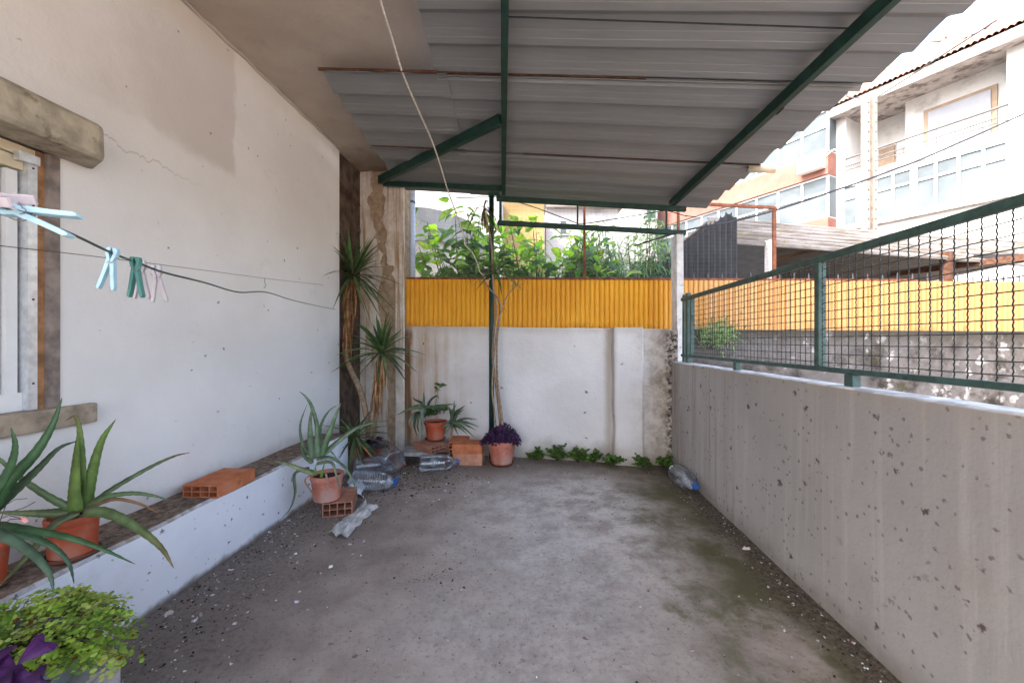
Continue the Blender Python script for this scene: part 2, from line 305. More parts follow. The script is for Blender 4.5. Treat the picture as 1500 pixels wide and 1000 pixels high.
def tiles():
    g = G('red_clay_roof_tiles'); p = g.pos()
    n = g.noise(p, 3.5, 5)
    col = g.mix(g.mr(n, .3, .7), (.185, .095, .072), (.26, .155, .125))
    col = g.mix(g.mr(g.noise(p, 9, 4), .55, .7), col, (.11, .06, .045))
    return g.out(col, .9, n, .2, .01, .15)
M['tiles'] = tiles()
def cement():
    g = G('old_fibre_cement'); p = g.pos()
    n = g.noise(g.sc(p, (.5, 1, 4)), 2.5, 7, .7)
    col = g.mix(g.mr(n, .35, .65), (.15, .125, .10), (.33, .305, .285))
    col = g.mix(g.mr(g.noise(p, 6, 6, .7), .55, .68), col, (.22, .18, .10))
    return g.out(col, .95, g.noise(p, 30, 5), .4, .01, .12)
M['cement'] = cement()
M['darksheet'] = simple('dark_grey_sheeting', (.028, .028, .030), .8, .3, 4, .2, dirt=(.045, .043, .04), coords='pos')
M['shedwall_shade'] = simple('shaded_shed_wall', (.11, .10, .092), .9, .25, 5, .3, coords='pos')  # block wall colour darkened to put interior shade into it
M['poleconc'] = simple('pole_concrete', (.22, .19, .165), .9, .15, 8, .3, dirt=(.12, .085, .06), coords='pos')
M['yhouse'] = simple('yellow_house_render', (.36, .26, .11), .9, .06, 2, .1, coords='pos')
M['greyrender'] = simple('grey_shed_render', (.33, .325, .31), .9, .15, 3, .2, coords='pos')
M['beige'] = simple('beige_wall_render', (.60, .53, .45), .9, .08, 3, .2, dirt=(.4, .36, .31), coords='pos')
M['ground'] = simple('yard_ground', (.26, .23, .20), .95, .3, 2, .4, dirt=(.15, .14, .09), coords='pos', bd=.02)
M['litter'] = simple('loose_litter', (1, 1, 1), .9, .2, 30, .1, .1, tint=True)
M['acwhite'] = simple('air_unit_metal', (.62, .62, .61), .5, .08, 5, .05, coords='pos')
M['roofwall'] = simple('house_outer_render', (.62, .60, .57), .9, .1, 2, .1, coords='pos')
# ------------------------------------------------------------------ mesh builder
WP = {}
class MB:
    def __init__(s): s.v = []; s.f = []; s.c = []
    def vert(s, p, c=(1, 1, 1)): s.v.append(V(p)); s.c.append(c); return len(s.v)-1
    def quad(s, a, b, c, d, col=(1, 1, 1)):
        i = [s.vert(p, col) for p in (a, b, c, d)]; s.f.append(i)
    def poly(s, pts, col=(1, 1, 1)): s.f.append([s.vert(p, col) for p in pts])
    def hexa(s, b, t, col=(1, 1, 1)):          # b,t: 4 points each, counter-clockwise from above
        i = [s.vert(p, col) for p in b]; j = [s.vert(p, col) for p in t]
        s.f += [i[::-1], j]
        for k in range(4): s.f.append([i[k], i[(k+1) % 4], j[(k+1) % 4], j[k]])
    def box(s, x0, x1, y0, y1, z0, z1, col=(1, 1, 1)):
        s.hexa([(x0, y0, z0), (x1, y0, z0), (x1, y1, z0), (x0, y1, z0)], [(x0, y0, z1), (x1, y0, z1), (x1, y1, z1), (x0, y1, z1)], col)
    def prism(s, base, off, col=(1, 1, 1)):
        off = V(off); i = [s.vert(p, col) for p in base]; j = [s.vert(V(p)+off, col) for p in base]
        n = len(base); s.f += [i[::-1], j]
        for k in range(n): s.f.append([i[k], i[(k+1) % n], j[(k+1) % n], j[k]])
    def bar(s, a, b, w, h, up=(0, 0, 1), col=(1, 1, 1)):  # rectangular bar, centred on a-b
        a = V(a); b = V(b); t = (b-a).normalized(); sd = t.cross(V(up)).normalized(); u = sd.cross(t)
        q = lambda p: [p-sd*w/2-u*h/2, p+sd*w/2-u*h/2, p+sd*w/2+u*h/2, p-sd*w/2+u*h/2]
        s.hexa(q(a), q(b), col)
    def tube(s, pts, r, seg=6, col=(1, 1, 1), cap=True, col2=None):
        pts = [V(p) for p in pts]; n = len(pts); rr = r if isinstance(r, (list, tuple)) else [r]*n
        prev = None; rings = []
        for k, p in enumerate(pts):
            t = (pts[min(k+1, n-1)]-pts[max(k-1, 0)]).normalized()
            if prev is None:
                ref = V((0, 0, 1)) if abs(t.z) < .9 else V((1, 0, 0))
                u = t.cross(ref).normalized()
            else: u = (prev-t*prev.dot(t)).normalized()
            prev = u; w = t.cross(u)
            cc = col if col2 is None else tuple(lerp(col[q], col2[q], k/(n-1)) for q in range(3))
            rings.append([s.vert(p+(u*math.cos(2*math.pi*q/seg)+w*math.sin(2*math.pi*q/seg))*rr[k], cc) for q in range(seg)])
        for k in range(n-1):
            for q in range(seg):
                s.f.append([rings[k][q], rings[k][(q+1) % seg], rings[k+1][(q+1) % seg], rings[k+1][q]])
        if cap: s.f += [rings[0][::-1], rings[-1]]
    def lathe(s, prof, c=(0, 0, 0), seg=28, col=(1, 1, 1), wob=0.0, close=False):
        c = V(c); rings = []
        for r, z in prof:
            rings.append([s.vert(c+V((r*math.cos(2*math.pi*q/seg)*(1+wob*math.sin(3*q+9*z)), r*math.sin(2*math.pi*q/seg), z)), col) for q in range(seg)])
        for k in range(len(prof)-1):
            for q in range(seg): s.f.append([rings[k][q], rings[k][(q+1) % seg], rings[k+1][(q+1) % seg], rings[k+1][q]])
        s.f.append(rings[0][::-1])
        if close: s.f.append(rings[-1])
    def leaf(s, pts, w, ref, n=12, thick=0.0, c0=(.1, .2, .05), c1=None, fold=.25, prof='sword', teeth=0.0, edge=None):
        pts = spline(pts, n); c1 = c1 or c0; rows = []
        ref = V(ref); m = len(pts)
        for k, p in enumerate(pts):
            t = k/(m-1); T = (pts[min(k+1, m-1)]-pts[max(k-1, 0)])
            T = T.normalized() if T.length > 1e-9 else V((0, 0, 1))
            sd = T.cross(ref)
            sd = sd.normalized() if sd.length > 1e-4 else V((1, 0, 0))
            nr = sd.cross(T)
            if prof == 'sword': pw = (1-t)**.75*(1-.35*(1-min(1, t/.15)))
            elif prof == 'aloe': pw = .97*(1-t)**.72*(1-.12*(1-min(1, t/.1)))
            elif prof == 'yucca': pw = min(1, .45+t*1.6)*(1-t**3)
            elif prof == 'heart': pw = math.sin(math.pi*min(1, t**.62))**.8
            else: pw = math.sin(math.pi*t)**.7
            h = w*max(pw, .02)/2
            cc = tuple(lerp(c0[q], c1[q], max(0, (t-.45)/.55)**1.5) for q in range(3))
            tt = teeth*(1 if k % 2 else -.15)*(1-t*.7) if 0 < k < m-1 else 0
            L = s.vert(p-sd*(h+tt)+nr*h*fold, edge or cc); Rr = s.vert(p+sd*(h+tt)+nr*h*fold, edge or cc)
            mid = s.vert(p, tuple(x*1.08 for x in cc))
            row = [L, mid, Rr]
            if thick:
                tk = thick*max(.12, pw)
                row += [s.vert(p-nr*tk+sd*h*.5, cc), s.vert(p-nr*tk-sd*h*.5, cc)]
            rows.append(row)
        for k in range(m-1):
            a, b = rows[k], rows[k+1]; q = len(a)
            if thick:
                for j in range(q): s.f.append([a[j], a[(j+1) % q], b[(j+1) % q], b[j]])
            else:
                for j in range(q-1): s.f.append([a[j], a[j+1], b[j+1], b[j]])
        if thick: s.f += [rows[0][::-1], rows[-1]]
    def build(s, name, mat, parent=None, smooth=False, base=None, local=False, label=None, cat=None, group=None, kind=None):
        if parent is not None: o0 = V((0, 0, 0)) if local else WP[parent]
        else:
            if local: o0 = V((0, 0, 0))
            elif base is not None: o0 = V(base)
            else:
                o0 = V((sum(p.x for p in s.v)/len(s.v), sum(p.y for p in s.v)/len(s.v), min(p.z for p in s.v)))
        me = bpy.data.meshes.new(name); me.from_pydata([p-o0 for p in s.v], [], s.f); me.update()
        if any(c != (1, 1, 1) for c in s.c):
            at = me.attributes.new('tint', 'FLOAT_COLOR', 'POINT')
            buf = []
            for c in s.c: buf += [c[0], c[1], c[2], 1.0]
            at.data.foreach_set('color', buf)
        elif mat in ('litter',):
            pass
        if smooth: me.polygons.foreach_set('use_smooth', [True]*len(me.polygons))
        me.materials.append(M[mat])
        o = bpy.data.objects.new(name, me); C.objects.link(o)
        if parent is not None: o.parent = parent
        else: o.location = o0
        WP[o] = o0 if not local else V((0, 0, 0))
        tag(o, label, cat, group, kind)
        return o
def tag(o, label=None, cat=None, group=None, kind=None):
    if label: o['label'] = label
    if cat: o['category'] = cat
    if group: o['group'] = group
    if kind: o['kind'] = kind
    return o
def thing(name, loc, label, cat, group=None, kind=None):
    o = bpy.data.objects.new(name, None); C.objects.link(o); o.location = V(loc); o.empty_display_size = .1
    WP[o] = V(loc); return tag(o, label, cat, group, kind)
def dup(o, parent=None):
    c = o.copy(); C.objects.link(c)
    if parent is not None: c.parent = parent
    for ch in o.children: dup(ch, c)
    return c
def bevel(o, w=.004, seg=2):
    m = o.modifiers.new('bevel', 'BEVEL'); m.width = w; m.segments = seg; m.limit_method = 'ANGLE'; m.angle_limit = .6
    return o
def spline(pts, n):
    pts = [V(p) for p in pts]
    if len(pts) == 2: return [pts[0].lerp(pts[1], k/n) for k in range(n+1)]
    e = [pts[0]*2-pts[1]]+pts+[pts[-1]*2-pts[-2]]; out = []; m = len(pts)-1
    for k in range(n+1):
        u = k/n*m; i = min(int(u), m-1); t = u-i
        a, b, c, d = e[i:i+4]
        out.append(.5*((2*b)+(c-a)*t+(2*a-5*b+4*c-d)*t*t+(3*b-a-3*c+d)*t*t*t))
    return out
def jit(c, a=.15, r=R): k = 1+r.uniform(-a, a); return tuple(x*k*(1+r.uniform(-a*.4, a*.4)) for x in c)
# ------------------------------------------------------------------ setting
def LX(off, Y): return off+.0686*Y
def LW(Y, z, off=-2.05): return V((LX(off, Y), Y, z))
def WY(X): return 4.0-.2*(X-1.584)              # front line of the back wall
def FY(X): return 4.576-.06*X                    # line of the yellow fence
def RZ(X, Y): return 3.153-.106*X-.056*Y         # underside of the canopy sheets
def slab(mb, off0, off1, y0, y1, z0, z1):
    b = [(LX(off0, y0), y0), (LX(off1, y0), y0), (LX(off1, y1), y1), (LX(off0, y1), y1)]
    mb.hexa([(*p, z0) for p in b], [(*p, z1) for p in b])
m = MB(); m.box(-90, 90, -60, 110, -.3, -.03); m.build('ground', 'ground', kind='structure')
# patio floor as a fine, slightly uneven sheet
m = MB(); nx, ny = 60, 90; ids = []
for j in range(ny+1):
    row = []
    for i in range(nx+1):
        X = lerp(-2.6, 1.75, i/nx); Y = lerp(-2.5, 4.95, j/ny)
        z = .004*mnoise.noise(V((X*1.6, Y*1.6, 0)))+.0025*mnoise.noise(V((X*6, Y*6, 3)))
        row.append(m.vert((X, Y, z)))
    ids.append(row)
for j in range(ny):
    for i in range(nx): m.f.append([ids[j][i], ids[j][i+1], ids[j+1][i+1], ids[j+1][i]])
m.build('patio_floor', 'floor', smooth=True, kind='structure')
# house: wall with window opening, slab, unseen sun-blocking storey
house = thing('house', (-2.3, 2, 0), 'whitewashed house wall along the left of the patio under a brown ceiling slab', 'house')
m = MB()
slab(m, -2.30, -2.05, 1.70, 4.08, 0, 3.22)
slab(m, -2.30, -2.05, .55, 1.70, 0, .94); slab(m, -2.30, -2.05, .55, 1.70, 2.05, 3.22)
slab(m, -2.30, -2.05, -2.2, .55, 0, 3.22)
m.build('wall', 'wall_left', house)
m = MB(); slab(m, -2.30, -2.085, 4.08, 4.80, 0, 3.22); pn = m.build('boarding', 'brown_wall', house, label='dark brown boarded end of the house wall in the corner')
for z, sl in ((2.92, -.12), (2.28, -.12), (1.62, -.10)):
    m = MB(); a = LW(4.08, z, -2.083); b = LW(4.78, z+sl, -2.083); m.bar(a, b, .006, .018); m.build('board_joint', 'rust', pn)
m = MB()
b = [(-2.6, -2.2), (-.3, -2.2), (-.3, 2.2), (-.38, 3.3), (-.9, 4.6), (-.95, 5.2), (-2.4, 5.2)]
m.prism([(*p, 3.22) for p in b], (0, 0, .22)); m.build('ceiling_slab', 'ceiling', house)  # rear end beyond view lengthened to keep sun off the patio
m = MB(); m.box(-8, -1.0, -2.2, 5.1, 3.46, 13); m.box(-8, -2.32, -2.2, 5.1, -.02, 3.46); m.build('sun_block_storey', 'roofwall', house)  # unseen block added above, sized to keep sun off patio and fence
# coving line of rough filler where wall meets ceiling
m = MB(); pts = [LW(lerp(-1.5, 4.08, k/60), 3.213+.006*R.uniform(-1, 1), -2.045+.008*R.uniform(-1, 1)) for k in range(61)]
m.tube(pts, [.010+.006*R.random() for _ in pts], 6); m.build('ceiling_joint', 'ceiling', house, smooth=True)
# window parts
hood = MB(); L0, L1 = -1.0, 1.80
q = lambda Y: [LW(Y, 2.19, -2.045), LW(Y-.09, 2.185, -1.90), LW(Y-.1, 2.165, -1.882), LW(Y-.1, 2.045, -1.878), LW(Y-.09, 2.03, -1.895), LW(Y, 2.032, -2.045)]
qa, qb = q(L0), q(L1)
qc = [p+V((0, .022, 0)) for p in q(L1)]; qc = [c.lerp(sum(qc, V())/6, .06) for c in qc]
ii = [[hood.vert(p) for p in r] for r in (qa, qb, qc)]
for r in range(2):
    for k in range(6): hood.f.append([ii[r][k], ii[r][(k+1) % 6], ii[r+1][(k+1) % 6], ii[r+1][k]])
hood.f += [ii[0][::-1], ii[2]]
bevel(hood.build('window_hood', 'conc', house, label='stained concrete roller shutter hood over the window'), .003, 2)
win = thing('window', LW(1.6, .95), None, None); win.parent = house; win.location = WP[win]-WP[house]
def wbox(mb, y0, y1, z0, z1, o0, o1): slab(mb, o0, o1, y0, y1, z0, z1)
m = MB(); wbox(m, .4, 1.815, .885, .972, -2.05, -2.012); wbox(m, .4, 1.70, .94, .972, -2.24, -2.05)
bevel(m.build('window_sill', 'sill', house), .006)
m = MB(); wbox(m, 1.655, 1.699, .973, 2.029, -2.16, -2.045); m.build('outer_frame', 'oldwood', win)
m = MB(); wbox(m, 1.628, 1.6545, .973, 2.029, -2.16, -2.058); m.build('inner_frame', 'wood', win)
m = MB(); wbox(m, 1.598, 1.6275, .973, 1.98, -2.10, -2.052)
m.build('shutter_channel', 'alu', win)
for z in (1.08, 1.42, 1.80, 1.95): m = MB(); m.tube([LW(1.613, z, -2.0515), LW(1.613, z, -2.049)], .004, 8); m.build('screw', 'rust', win)
m = MB(); wbox(m, 1.40, 1.5975, .973, 1.045, -2.15, -2.075); wbox(m, 1.555, 1.590, 1.045, 1.93, -2.14, -2.085); m.build('frame', 'white_pvc', win)
m = MB(); wbox(m, 1.518, 1.552, 1.045, 1.93, -2.15, -2.10); wbox(m, .6, 1.518, 1.045, 1.075, -2.15, -2.10); m.build('sash', 'grey_pvc', win)
m = MB(); wbox(m, .56, 1.517, 1.04, 1.95, -2.145, -2.135); m.build('pane', 'glasspane', win)
m = MB(); wbox(m, .56, 1.597, 1.935, 1.985, -2.15, -2.07); wbox(m, .56, 1.63, 1.99, 2.029, -2.15, -2.062); m.build('shutter_rail', 'cream', win)
m = MB(); wbox(m, 1.560, 1.6275, 1.965, 2.000, -2.061, -2.040); m.build('rail_bracket', 'alu', win)
# panel added in place of the dark room behind the glass
m = MB(); slab(m, -2.299, -2.295, .55, 1.70, .94, 2.05); m.build('window_backing', 'shutter', win)
# ledge along the house wall
m = MB(); n = 70; rows = []
for k in range(n+1):
    Y = lerp(-1.4, 3.73, k/n); w = lambda s: .006*mnoise.noise(V((Y*3, s, 1)))
    rows.append([m.vert(LW(Y, -.02, -1.793+w(0))), m.vert(LW(Y, .20, -1.792+w(1))), m.vert(LW(Y, .372+w(2), -1.795+w(3))), m.vert(LW(Y, .386+w(4), -1.808+w(3))), m.vert(LW(Y, .386+w(5), -1.93)), m.vert(LW(Y, .390+w(6), -2.048)), m.vert(LW(Y, -.02, -2.049))])
for k in range(n):
    for j in range(6): m.f.append([rows[k][j], rows[k+1][j], rows[k+1][j+1], rows[k][j+1]])
m.f += [rows[0], rows[-1][::-1]]
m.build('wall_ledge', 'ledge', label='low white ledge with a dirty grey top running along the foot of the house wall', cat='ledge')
# right parapet wall
m = MB(); n = 80; rows = []
for k in range(n+1):
    Y = lerp(-1.4, 4.0, k/n); w = lambda s: .004*mnoise.noise(V((Y*2.5, s, 5)))
    o = 1.33
    rows.append([m.vert(LW(Y, -.02, o+w(0))), m.vert(LW(Y, .5, o+w(1))), m.vert(LW(Y, 1.038+w(2), o+w(3))), m.vert(LW(Y, 1.047+w(2), o+.008+w(3))), m.vert(LW(Y, 1.049+w(4), o+.115)), m.vert(LW(Y, 1.042, o+.125)), m.vert(LW(Y, -.02, o+.125))])
for k in range(n):
    for j in range(6): m.f.append([rows[k][j+1], rows[k+1][j+1], rows[k+1][j], rows[k][j]])
m.f += [rows[0][::-1], rows[-1]]
m.build('parapet_wall', 'wall_right', label='grey rendered parapet wall with dark spots and rain streaks under the wire fence', cat='wall')
# back wall with pilaster
bw = thing('garden_wall', (0, 4.4, 0), 'low white back wall with rust stains at its left end, below the yellow sheeting', 'wall')
m = MB(); n = 50; fr = []; bk = []
for k in range(n+1):
    X = lerp(-1.86, 1.66, k/n); zt = lerp(1.437, 1.375, k/n)+.006*mnoise.noise(V((X*5, 0, 2)))
    w = lambda s: .006*mnoise.noise(V((X*3, s, 7)))
    fr.append([m.vert((X, WY(X)+w(0), -.02)), m.vert((X, WY(X)+w(1), .7)), m.vert((X, WY(X)+w(2), zt-.012)), m.vert((X, WY(X)+.012, zt)), m.vert((X, FY(X)+.10, zt)), m.vert((X, FY(X)+.10, -.02))])
for k in range(n):
    for j in range(5): m.f.append([fr[k][j], fr[k+1][j], fr[k+1][j+1], fr[k][j+1]])
m.f += [fr[0][::-1], fr[-1]]
m.build('wall', 'wall_back', bw)
m = MB(); n = 24; rows = []
for k in range(n+1):
    z = lerp(-.02, 1.392, k/n); wl = .010*mnoise.noise(V((z*4, 0, 9))); wr = .006*mnoise.noise(V((z*4, 3, 9)))
    a, b = 1.035+wl+.012*(1-k/n), 1.315+wr; d = .08
    rows.append([m.vert((a-.012, WY(a)+.01, z)), m.vert((a, WY(a)-d+.008, z)), m.vert((a+.02, WY(a)-d, z)), m.vert((b-.015, WY(b)-d, z)), m.vert((b, WY(b)-d+.008, z)), m.vert((b+.004, WY(b)+.01, z))])
for k in range(n):
    for j in range(5): m.f.append([rows[k][j], rows[k][j+1], rows[k+1][j+1], rows[k+1][j]])
m.f += [rows[0][::-1], rows[-1]]
m.build('pilaster', 'wall_back', bw)
# boundary wall carrying the yellow fence
m = MB()
xa, xb = 1.70, 9.5
zt = lambda X: 1.385-.0075*(X-1.7)
m.hexa([(xa, FY(xa)-.03, -.02), (xb, FY(xb)-.03, -.02), (xb, FY(xb)+.14, -.02), (xa, FY(xa)+.14, -.02)],
       [(xa, FY(xa)-.03, zt(xa)), (xb, FY(xb)-.03, zt(xb)), (xb, FY(xb)+.14, zt(xb)), (xa, FY(xa)+.14, zt(xa))])
m.build('boundary_wall', 'stained', label='old lichen stained wall under the pale end of the yellow sheeting', cat='wall')
# peeling pillar in the corner
pil = thing('corner_pillar', (-1.5, 4.6, 0), 'tall corner pillar with brown mortar showing through peeling plaster', 'pillar')
xl, xr = -1.80, -1.235
def PF(X, d=.02): return WY(X)-d
m = MB(); m.hexa([(xl, PF(xl), -.02), (xr, PF(xr), -.02), (xr, 4.85, -.02), (xl, 4.85, -.02)], [(xl, PF(xl), 3.215), (xr, PF(xr), 3.215), (xr, 4.85, 3.215), (xl, 4.85, 3.215)])
m.build('core', 'mortar', pil)
def zpx(px, py): X = (px-750)/F; Y = 4.317/(1+.2*X)-.03; return X*Y, H-(py-500)/F*Y
def z7(l): return [zpx(480+x/4.166, 180+y/4.166) for x, y in l]
def flake(edge, side_x, zlo, zhi, right):
    mm = MB(); pts = edge
    dense = []
    for k in range(len(pts)-1):
        for j in range(5):
            t = j/5; dense.append((lerp(pts[k][0], pts[k+1][0], t)+R.uniform(-.009, .009), lerp(pts[k][1], pts[k+1][1], t)+R.uniform(-.006, .006)))
    dense.append(pts[-1])
    for k in range(len(dense)-1):
        (x0, z0), (x1, z1) = dense[k], dense[k+1]
        s0 = side_x; d = .042
        lift = .012*abs(mnoise.noise(V((z0*5, 1, 1))))
        q = [(x0, PF(x0, d+lift), z0), (s0, PF(s0, d), z0), (s0, PF(s0, d), z1), (x1, PF(x1, d+lift), z1)]
        qb = [(x0, PF(x0, .018), z0), (s0, PF(s0, .018), z0), (s0, PF(s0, .018), z1), (x1, PF(x1, .018), z1)]
        i = [mm.vert(p) for p in q]; j = [mm.vert(p) for p in qb]
        mm.f.append(i)
        mm.f += [[i[0], i[3], j[3], j[0]], [i[1], j[1], j[2], i[2]]]
        if k == 0: mm.f.append([i[0], j[0], j[1], i[1]])
    return mm
le = z7([(275, 300), (262, 350), (275, 420), (238, 465), (262, 540), (275, 620), (295, 665), (285, 700), (320, 720), (305, 760), (335, 800), (322, 850), (335, 900), (315, 990), (300, 1060)])
le += [(-1.45, .95), (-1.42, .6), (-1.43, .3), (-1.40, .0)]
flake(le, -1.79, 0, 3, False).build('plaster_skin', 'plaster', pil)
re_ = z7([(350, 385), (340, 425), (362, 470), (345, 500), (352, 540), (328, 595), (360, 655), (368, 690), (355, 740), (362, 800), (360, 845), (375, 872), (405, 865), (408, 900), (395, 925), (418, 962)])
flake(re_, zpx(480+432/4.166, 500)[0], 0, 3, True).build('plaster_skin', 'plaster', pil)
m = MB(); a, b = zpx(579, 400)[0], zpx(593, 400)[0]
n = 30; rows = []
for k in range(n+1):
    z = lerp(.0, 3.05, k/n); w = .006*mnoise.noise(V((z*4, 5, 5)))
    rows.append([m.vert((a+w, PF(a, .02), z)), m.vert((a+.01+w, PF(a, .052), z)), m.vert((b-.012-w, PF(b, .055), z)), m.vert((b, PF(b, .03), z))])
for k in range(n):
    for j in range(3): m.f.append([rows[k][j], rows[k][j+1], rows[k+1][j+1], rows[k+1][j]])
m.build('edge_strip', 'plaster', pil)
# ------------------------------------------------------------------ canopy
can = thing('canopy', (.6, 2, 2.9), 'corrugated grey metal canopy on dark green beams over the patio', 'canopy')
def sheet(q0, q1, xa, xb, dz, nm='roof_sheet', tilt=.012, seed=0):
    mm = MB(); pit = .238; prof = []
    q = q0
    while q < q1-1e-6:
        for dq, h in ((0, 0), (.056, .034), (.066, .036), (.140, .020), (.144, .0215), (.150, .018), (.190, .009), (.194, .0105), (.198, .007), (.234, .0005)):
            if q+dq <= q1: prof.append((q+dq, h))
        q += pit
    prof.append((q1, 0))
    nx = 22; rows = []
    for (qq, h) in prof:
        row = []
        for i in range(nx+1):
            X = lerp(xa, xb, i/nx); Y = qq-.11*X
            k = (qq-q0)/(q1-q0)
            z = RZ(X, Y)+h+dz-tilt*(1-k)+.004*mnoise.noise(V((X*1.1, qq*1.5, seed)))+.0012*mnoise.noise(V((X*4, qq*4, seed+4)))
            if i in (0, nx): X += .008*mnoise.noise(V((qq*6, i, seed)))
            row.append(mm.vert((X, Y, z)))
        rows.append(row)
    for a, b in zip(rows, rows[1:]):
        for i in range(nx): mm.f.append([a[i], b[i], b[i+1], a[i+1]])
    o = mm.build(nm, 'tin', can); s = o.modifiers.new('thickness', 'SOLIDIFY'); s.thickness = .0025; s.offset = 1
    return o
def sedge(q0, xa, xb, dz, h, rag=.6):
    mm = MB(); n = 40
    for i in range(n):
        x0, x1 = lerp(xa, xb, i/n), lerp(xa, xb, (i+1)/n)
        hh = h*(1-rag*abs(mnoise.noise(V((x0*3, q0, 0)))))
        y0, y1 = q0-.11*x0-.004, q0-.11*x1-.004
        mm.hexa([(x0, y0, RZ(x0, y0)+dz-hh), (x1, y1, RZ(x1, y1)+dz-hh), (x1, y1+.012, RZ(x1, y1)+dz-hh), (x0, y0+.012, RZ(x0, y0)+dz-hh)],
                [(x0, y0, RZ(x0, y0)+dz), (x1, y1, RZ(x1, y1)+dz), (x1, y1+.012, RZ(x1, y1)+dz), (x0, y0+.012, RZ(x0, y0)+dz)])
    return mm.build('rusty_edge', 'rust', can)
sheet(-2.25, -1.16, -.52, 2.15, .018, seed=10); sheet(-1.20, -.16, -.52, 2.15, .015, seed=9); sheet(-.20, .76, -.52, 2.15, .012, seed=1); sheet(.70, 1.74, -.52, 2.15, .009, seed=2); sheet(1.66, 2.70, -.52, 2.15, .006, seed=3)  # rear sheets beyond view lengthened to shade the patio
sheet(2.625, 3.665, -.50, 2.10, 0, seed=4); sheet(3.59, 4.53, -.48, 2.10, -.004, seed=5)
sheet(2.60, 3.62, -1.335, -.44, -.008, seed=6); sheet(3.56, 4.50, -1.30, -.42, -.010, seed=7)
sedge(2.620, -.50, .85, .002, .008); sedge(2.596, -1.335, -.50, -.006, .018, .4); sedge(3.586, .1, 2.1, -.002, .006); sedge(3.556, -1.3, -.7, -.008, .014)
def under(px, py, drop=.0):
    u, w = (px-750)/F, (500-py)/F; Y = (1.903-drop)/(w+.106*u+.056); return V((u*Y, Y, H+w*Y))
def beam(a, b, w, h, mat='green', nm='beam', parent=None):
    a = V(a); b = V(b); n = 14; mm = MB()
    mm.bar(a, b, w, h); return bevel(mm.build(nm, mat, parent or can), .004)
d = V((-.024, 1, 0))
def bm(X, Y0, Y1, w, h):
    xa = X-.024*Y0; xb = X-.024*Y1
    return beam((xa, Y0, RZ(xa, Y0)-.012-h/2), (xb, Y1, RZ(xb, Y1)-.012-h/2), w, h)
bm(.012, -2.1, 4.36, .042, .06)
b2 = bm(1.775, -2.1, 4.19, .045, .075)
for k in range(14):                                           # rust and flaked paint along the second beam
    Y = R.uniform(1.7, 2.6) if k < 10 else R.uniform(2.6, 4); X = 1.775-.024*Y+.0235; z = RZ(X, Y)-.05+R.uniform(-.03, .01)
    m = MB(); m.bar((X, Y, z), (X, Y+R.uniform(.03, .12), z-.004), .003, R.uniform(.008, .022)); m.build('rust_flake', 'rust', b2)
beam(under(556, 264, .05), under(733, 176, .05), .045, .085, nm='brace')
pa, pb = under(562, 269, .045), under(735, 276, .05)
beam(pa, pb, .04, .05, nm='back_beam')
m = MB(); m.bar(under(744, 25, .012), under(1245, 42, .012), .007, .005)
m.build('purlin', 'darkwire', can)
# lintel frame and post
pt = P(720, 287, 4.25)
m = MB(); m.tube([(pt.x, 4.25, -.01), (pt.x, 4.25, pt.z)], .027, 12); m.build('post', 'green', can, smooth=True)
m = MB(); m.tube([(pt.x, 4.25, pt.z-.005), (pt.x, 4.25, pt.z+.012)], .034, 12); m.box(pt.x-.03, pt.x+.09, 4.22, 4.28, pt.z+.013, pt.z+.03)
m.build('post_cap', 'green', can)
def fr(x0, y0, x1, y1, h, nm):
    mm = MB(); mm.bar(P(x0, y0, 4.26), P(x1, y1, 4.14), .045, h); return bevel(mm.build(nm, 'green', can), .004)
fr(727, 291, 1004.6, 306.5, .05, 'lintel_rail'); fr(729, 326.5, 1004.6, 341.3, .048, 'lintel_rail')
for x, y0, y1, w in ((733, 294, 324, .03), (846, 300, 330, .018), (976, 308, 337, .018)):
    Y = lerp(4.26, 4.14, (x-727)/277); m = MB(); m.bar(P(x, y0, Y), P(x, y1, Y), w, .018, up=(0, 1, 0)); m.build('strut', 'green', can)
# white column on the parapet
cx0, cx1 = 1.700, 1.775
m = MB(); n = 12; zc0, zc1 = 1.046, P(994, 344, 4.13).z
for k in range(n): 
    z0, z1 = lerp(zc0, zc1, k/n), lerp(zc0, zc1, (k+1)/n)
m.hexa([(1.700, 4.095, zc0), (1.772, 4.095, zc0), (1.772, 4.24, zc0), (1.700, 4.24, zc0)], [(1.692, 4.095, zc1), (1.765, 4.095, zc1), (1.765, 4.24, zc1), (1.692, 4.24, zc1)])
m.hexa([(1.60, 3.999, -.02), (1.80, 3.999, -.02), (1.80, 4.30, -.02), (1.60, 4.30, -.02)], [(1.60, 3.999, 1.045), (1.80, 3.999, 1.045), (1.80, 4.30, 1.045), (1.60, 4.30, 1.045)])
bevel(m.build('concrete_column', 'postwhite', label='slim white concrete column at the far end of the parapet, holding up the green lintel', cat='column'), .006)
# ------------------------------------------------------------------ wire fence on parapet
fen = thing('wire_fence', LW(2, 1.049, 1.40), 'green framed crimped wire fence standing on the grey parapet', 'fence')
FO = 1.40; zt0, zt1 = 1.250+.288*1.40, 1.25+.304*1.40; zb0, zb1 = 1.107, 1.128
def frail(z0, z1, Ya=.25, Yb=3.90):
    mm = MB(); slab(mm, FO-.016, FO+.016, Ya, Yb, z0, z1); return mm
bevel(frail(zt1-.034, zt1).build('top_rail', 'fencegreen', fen), .006, 3)
bevel(frail(zb0-.004, zb1).build('bottom_rail', 'fencegreen', fen), .004)
def fpost(Y, z0, z1, w=.032, nm='post', off=FO, dep=.03):
    mm = MB(); slab(mm, off-dep/2-.004, off+dep/2+.004, Y-w/2, Y+w/2, z0, z1); return bevel(mm.build(nm, 'fencegreen', fen), .003)
fpost(1.985, zb1, zt1-.035, .034)
fpost(3.88, 1.05, zt1+.03, .05, off=FO+.02); fpost(3.74, 1.05, zt1+.03, .05)
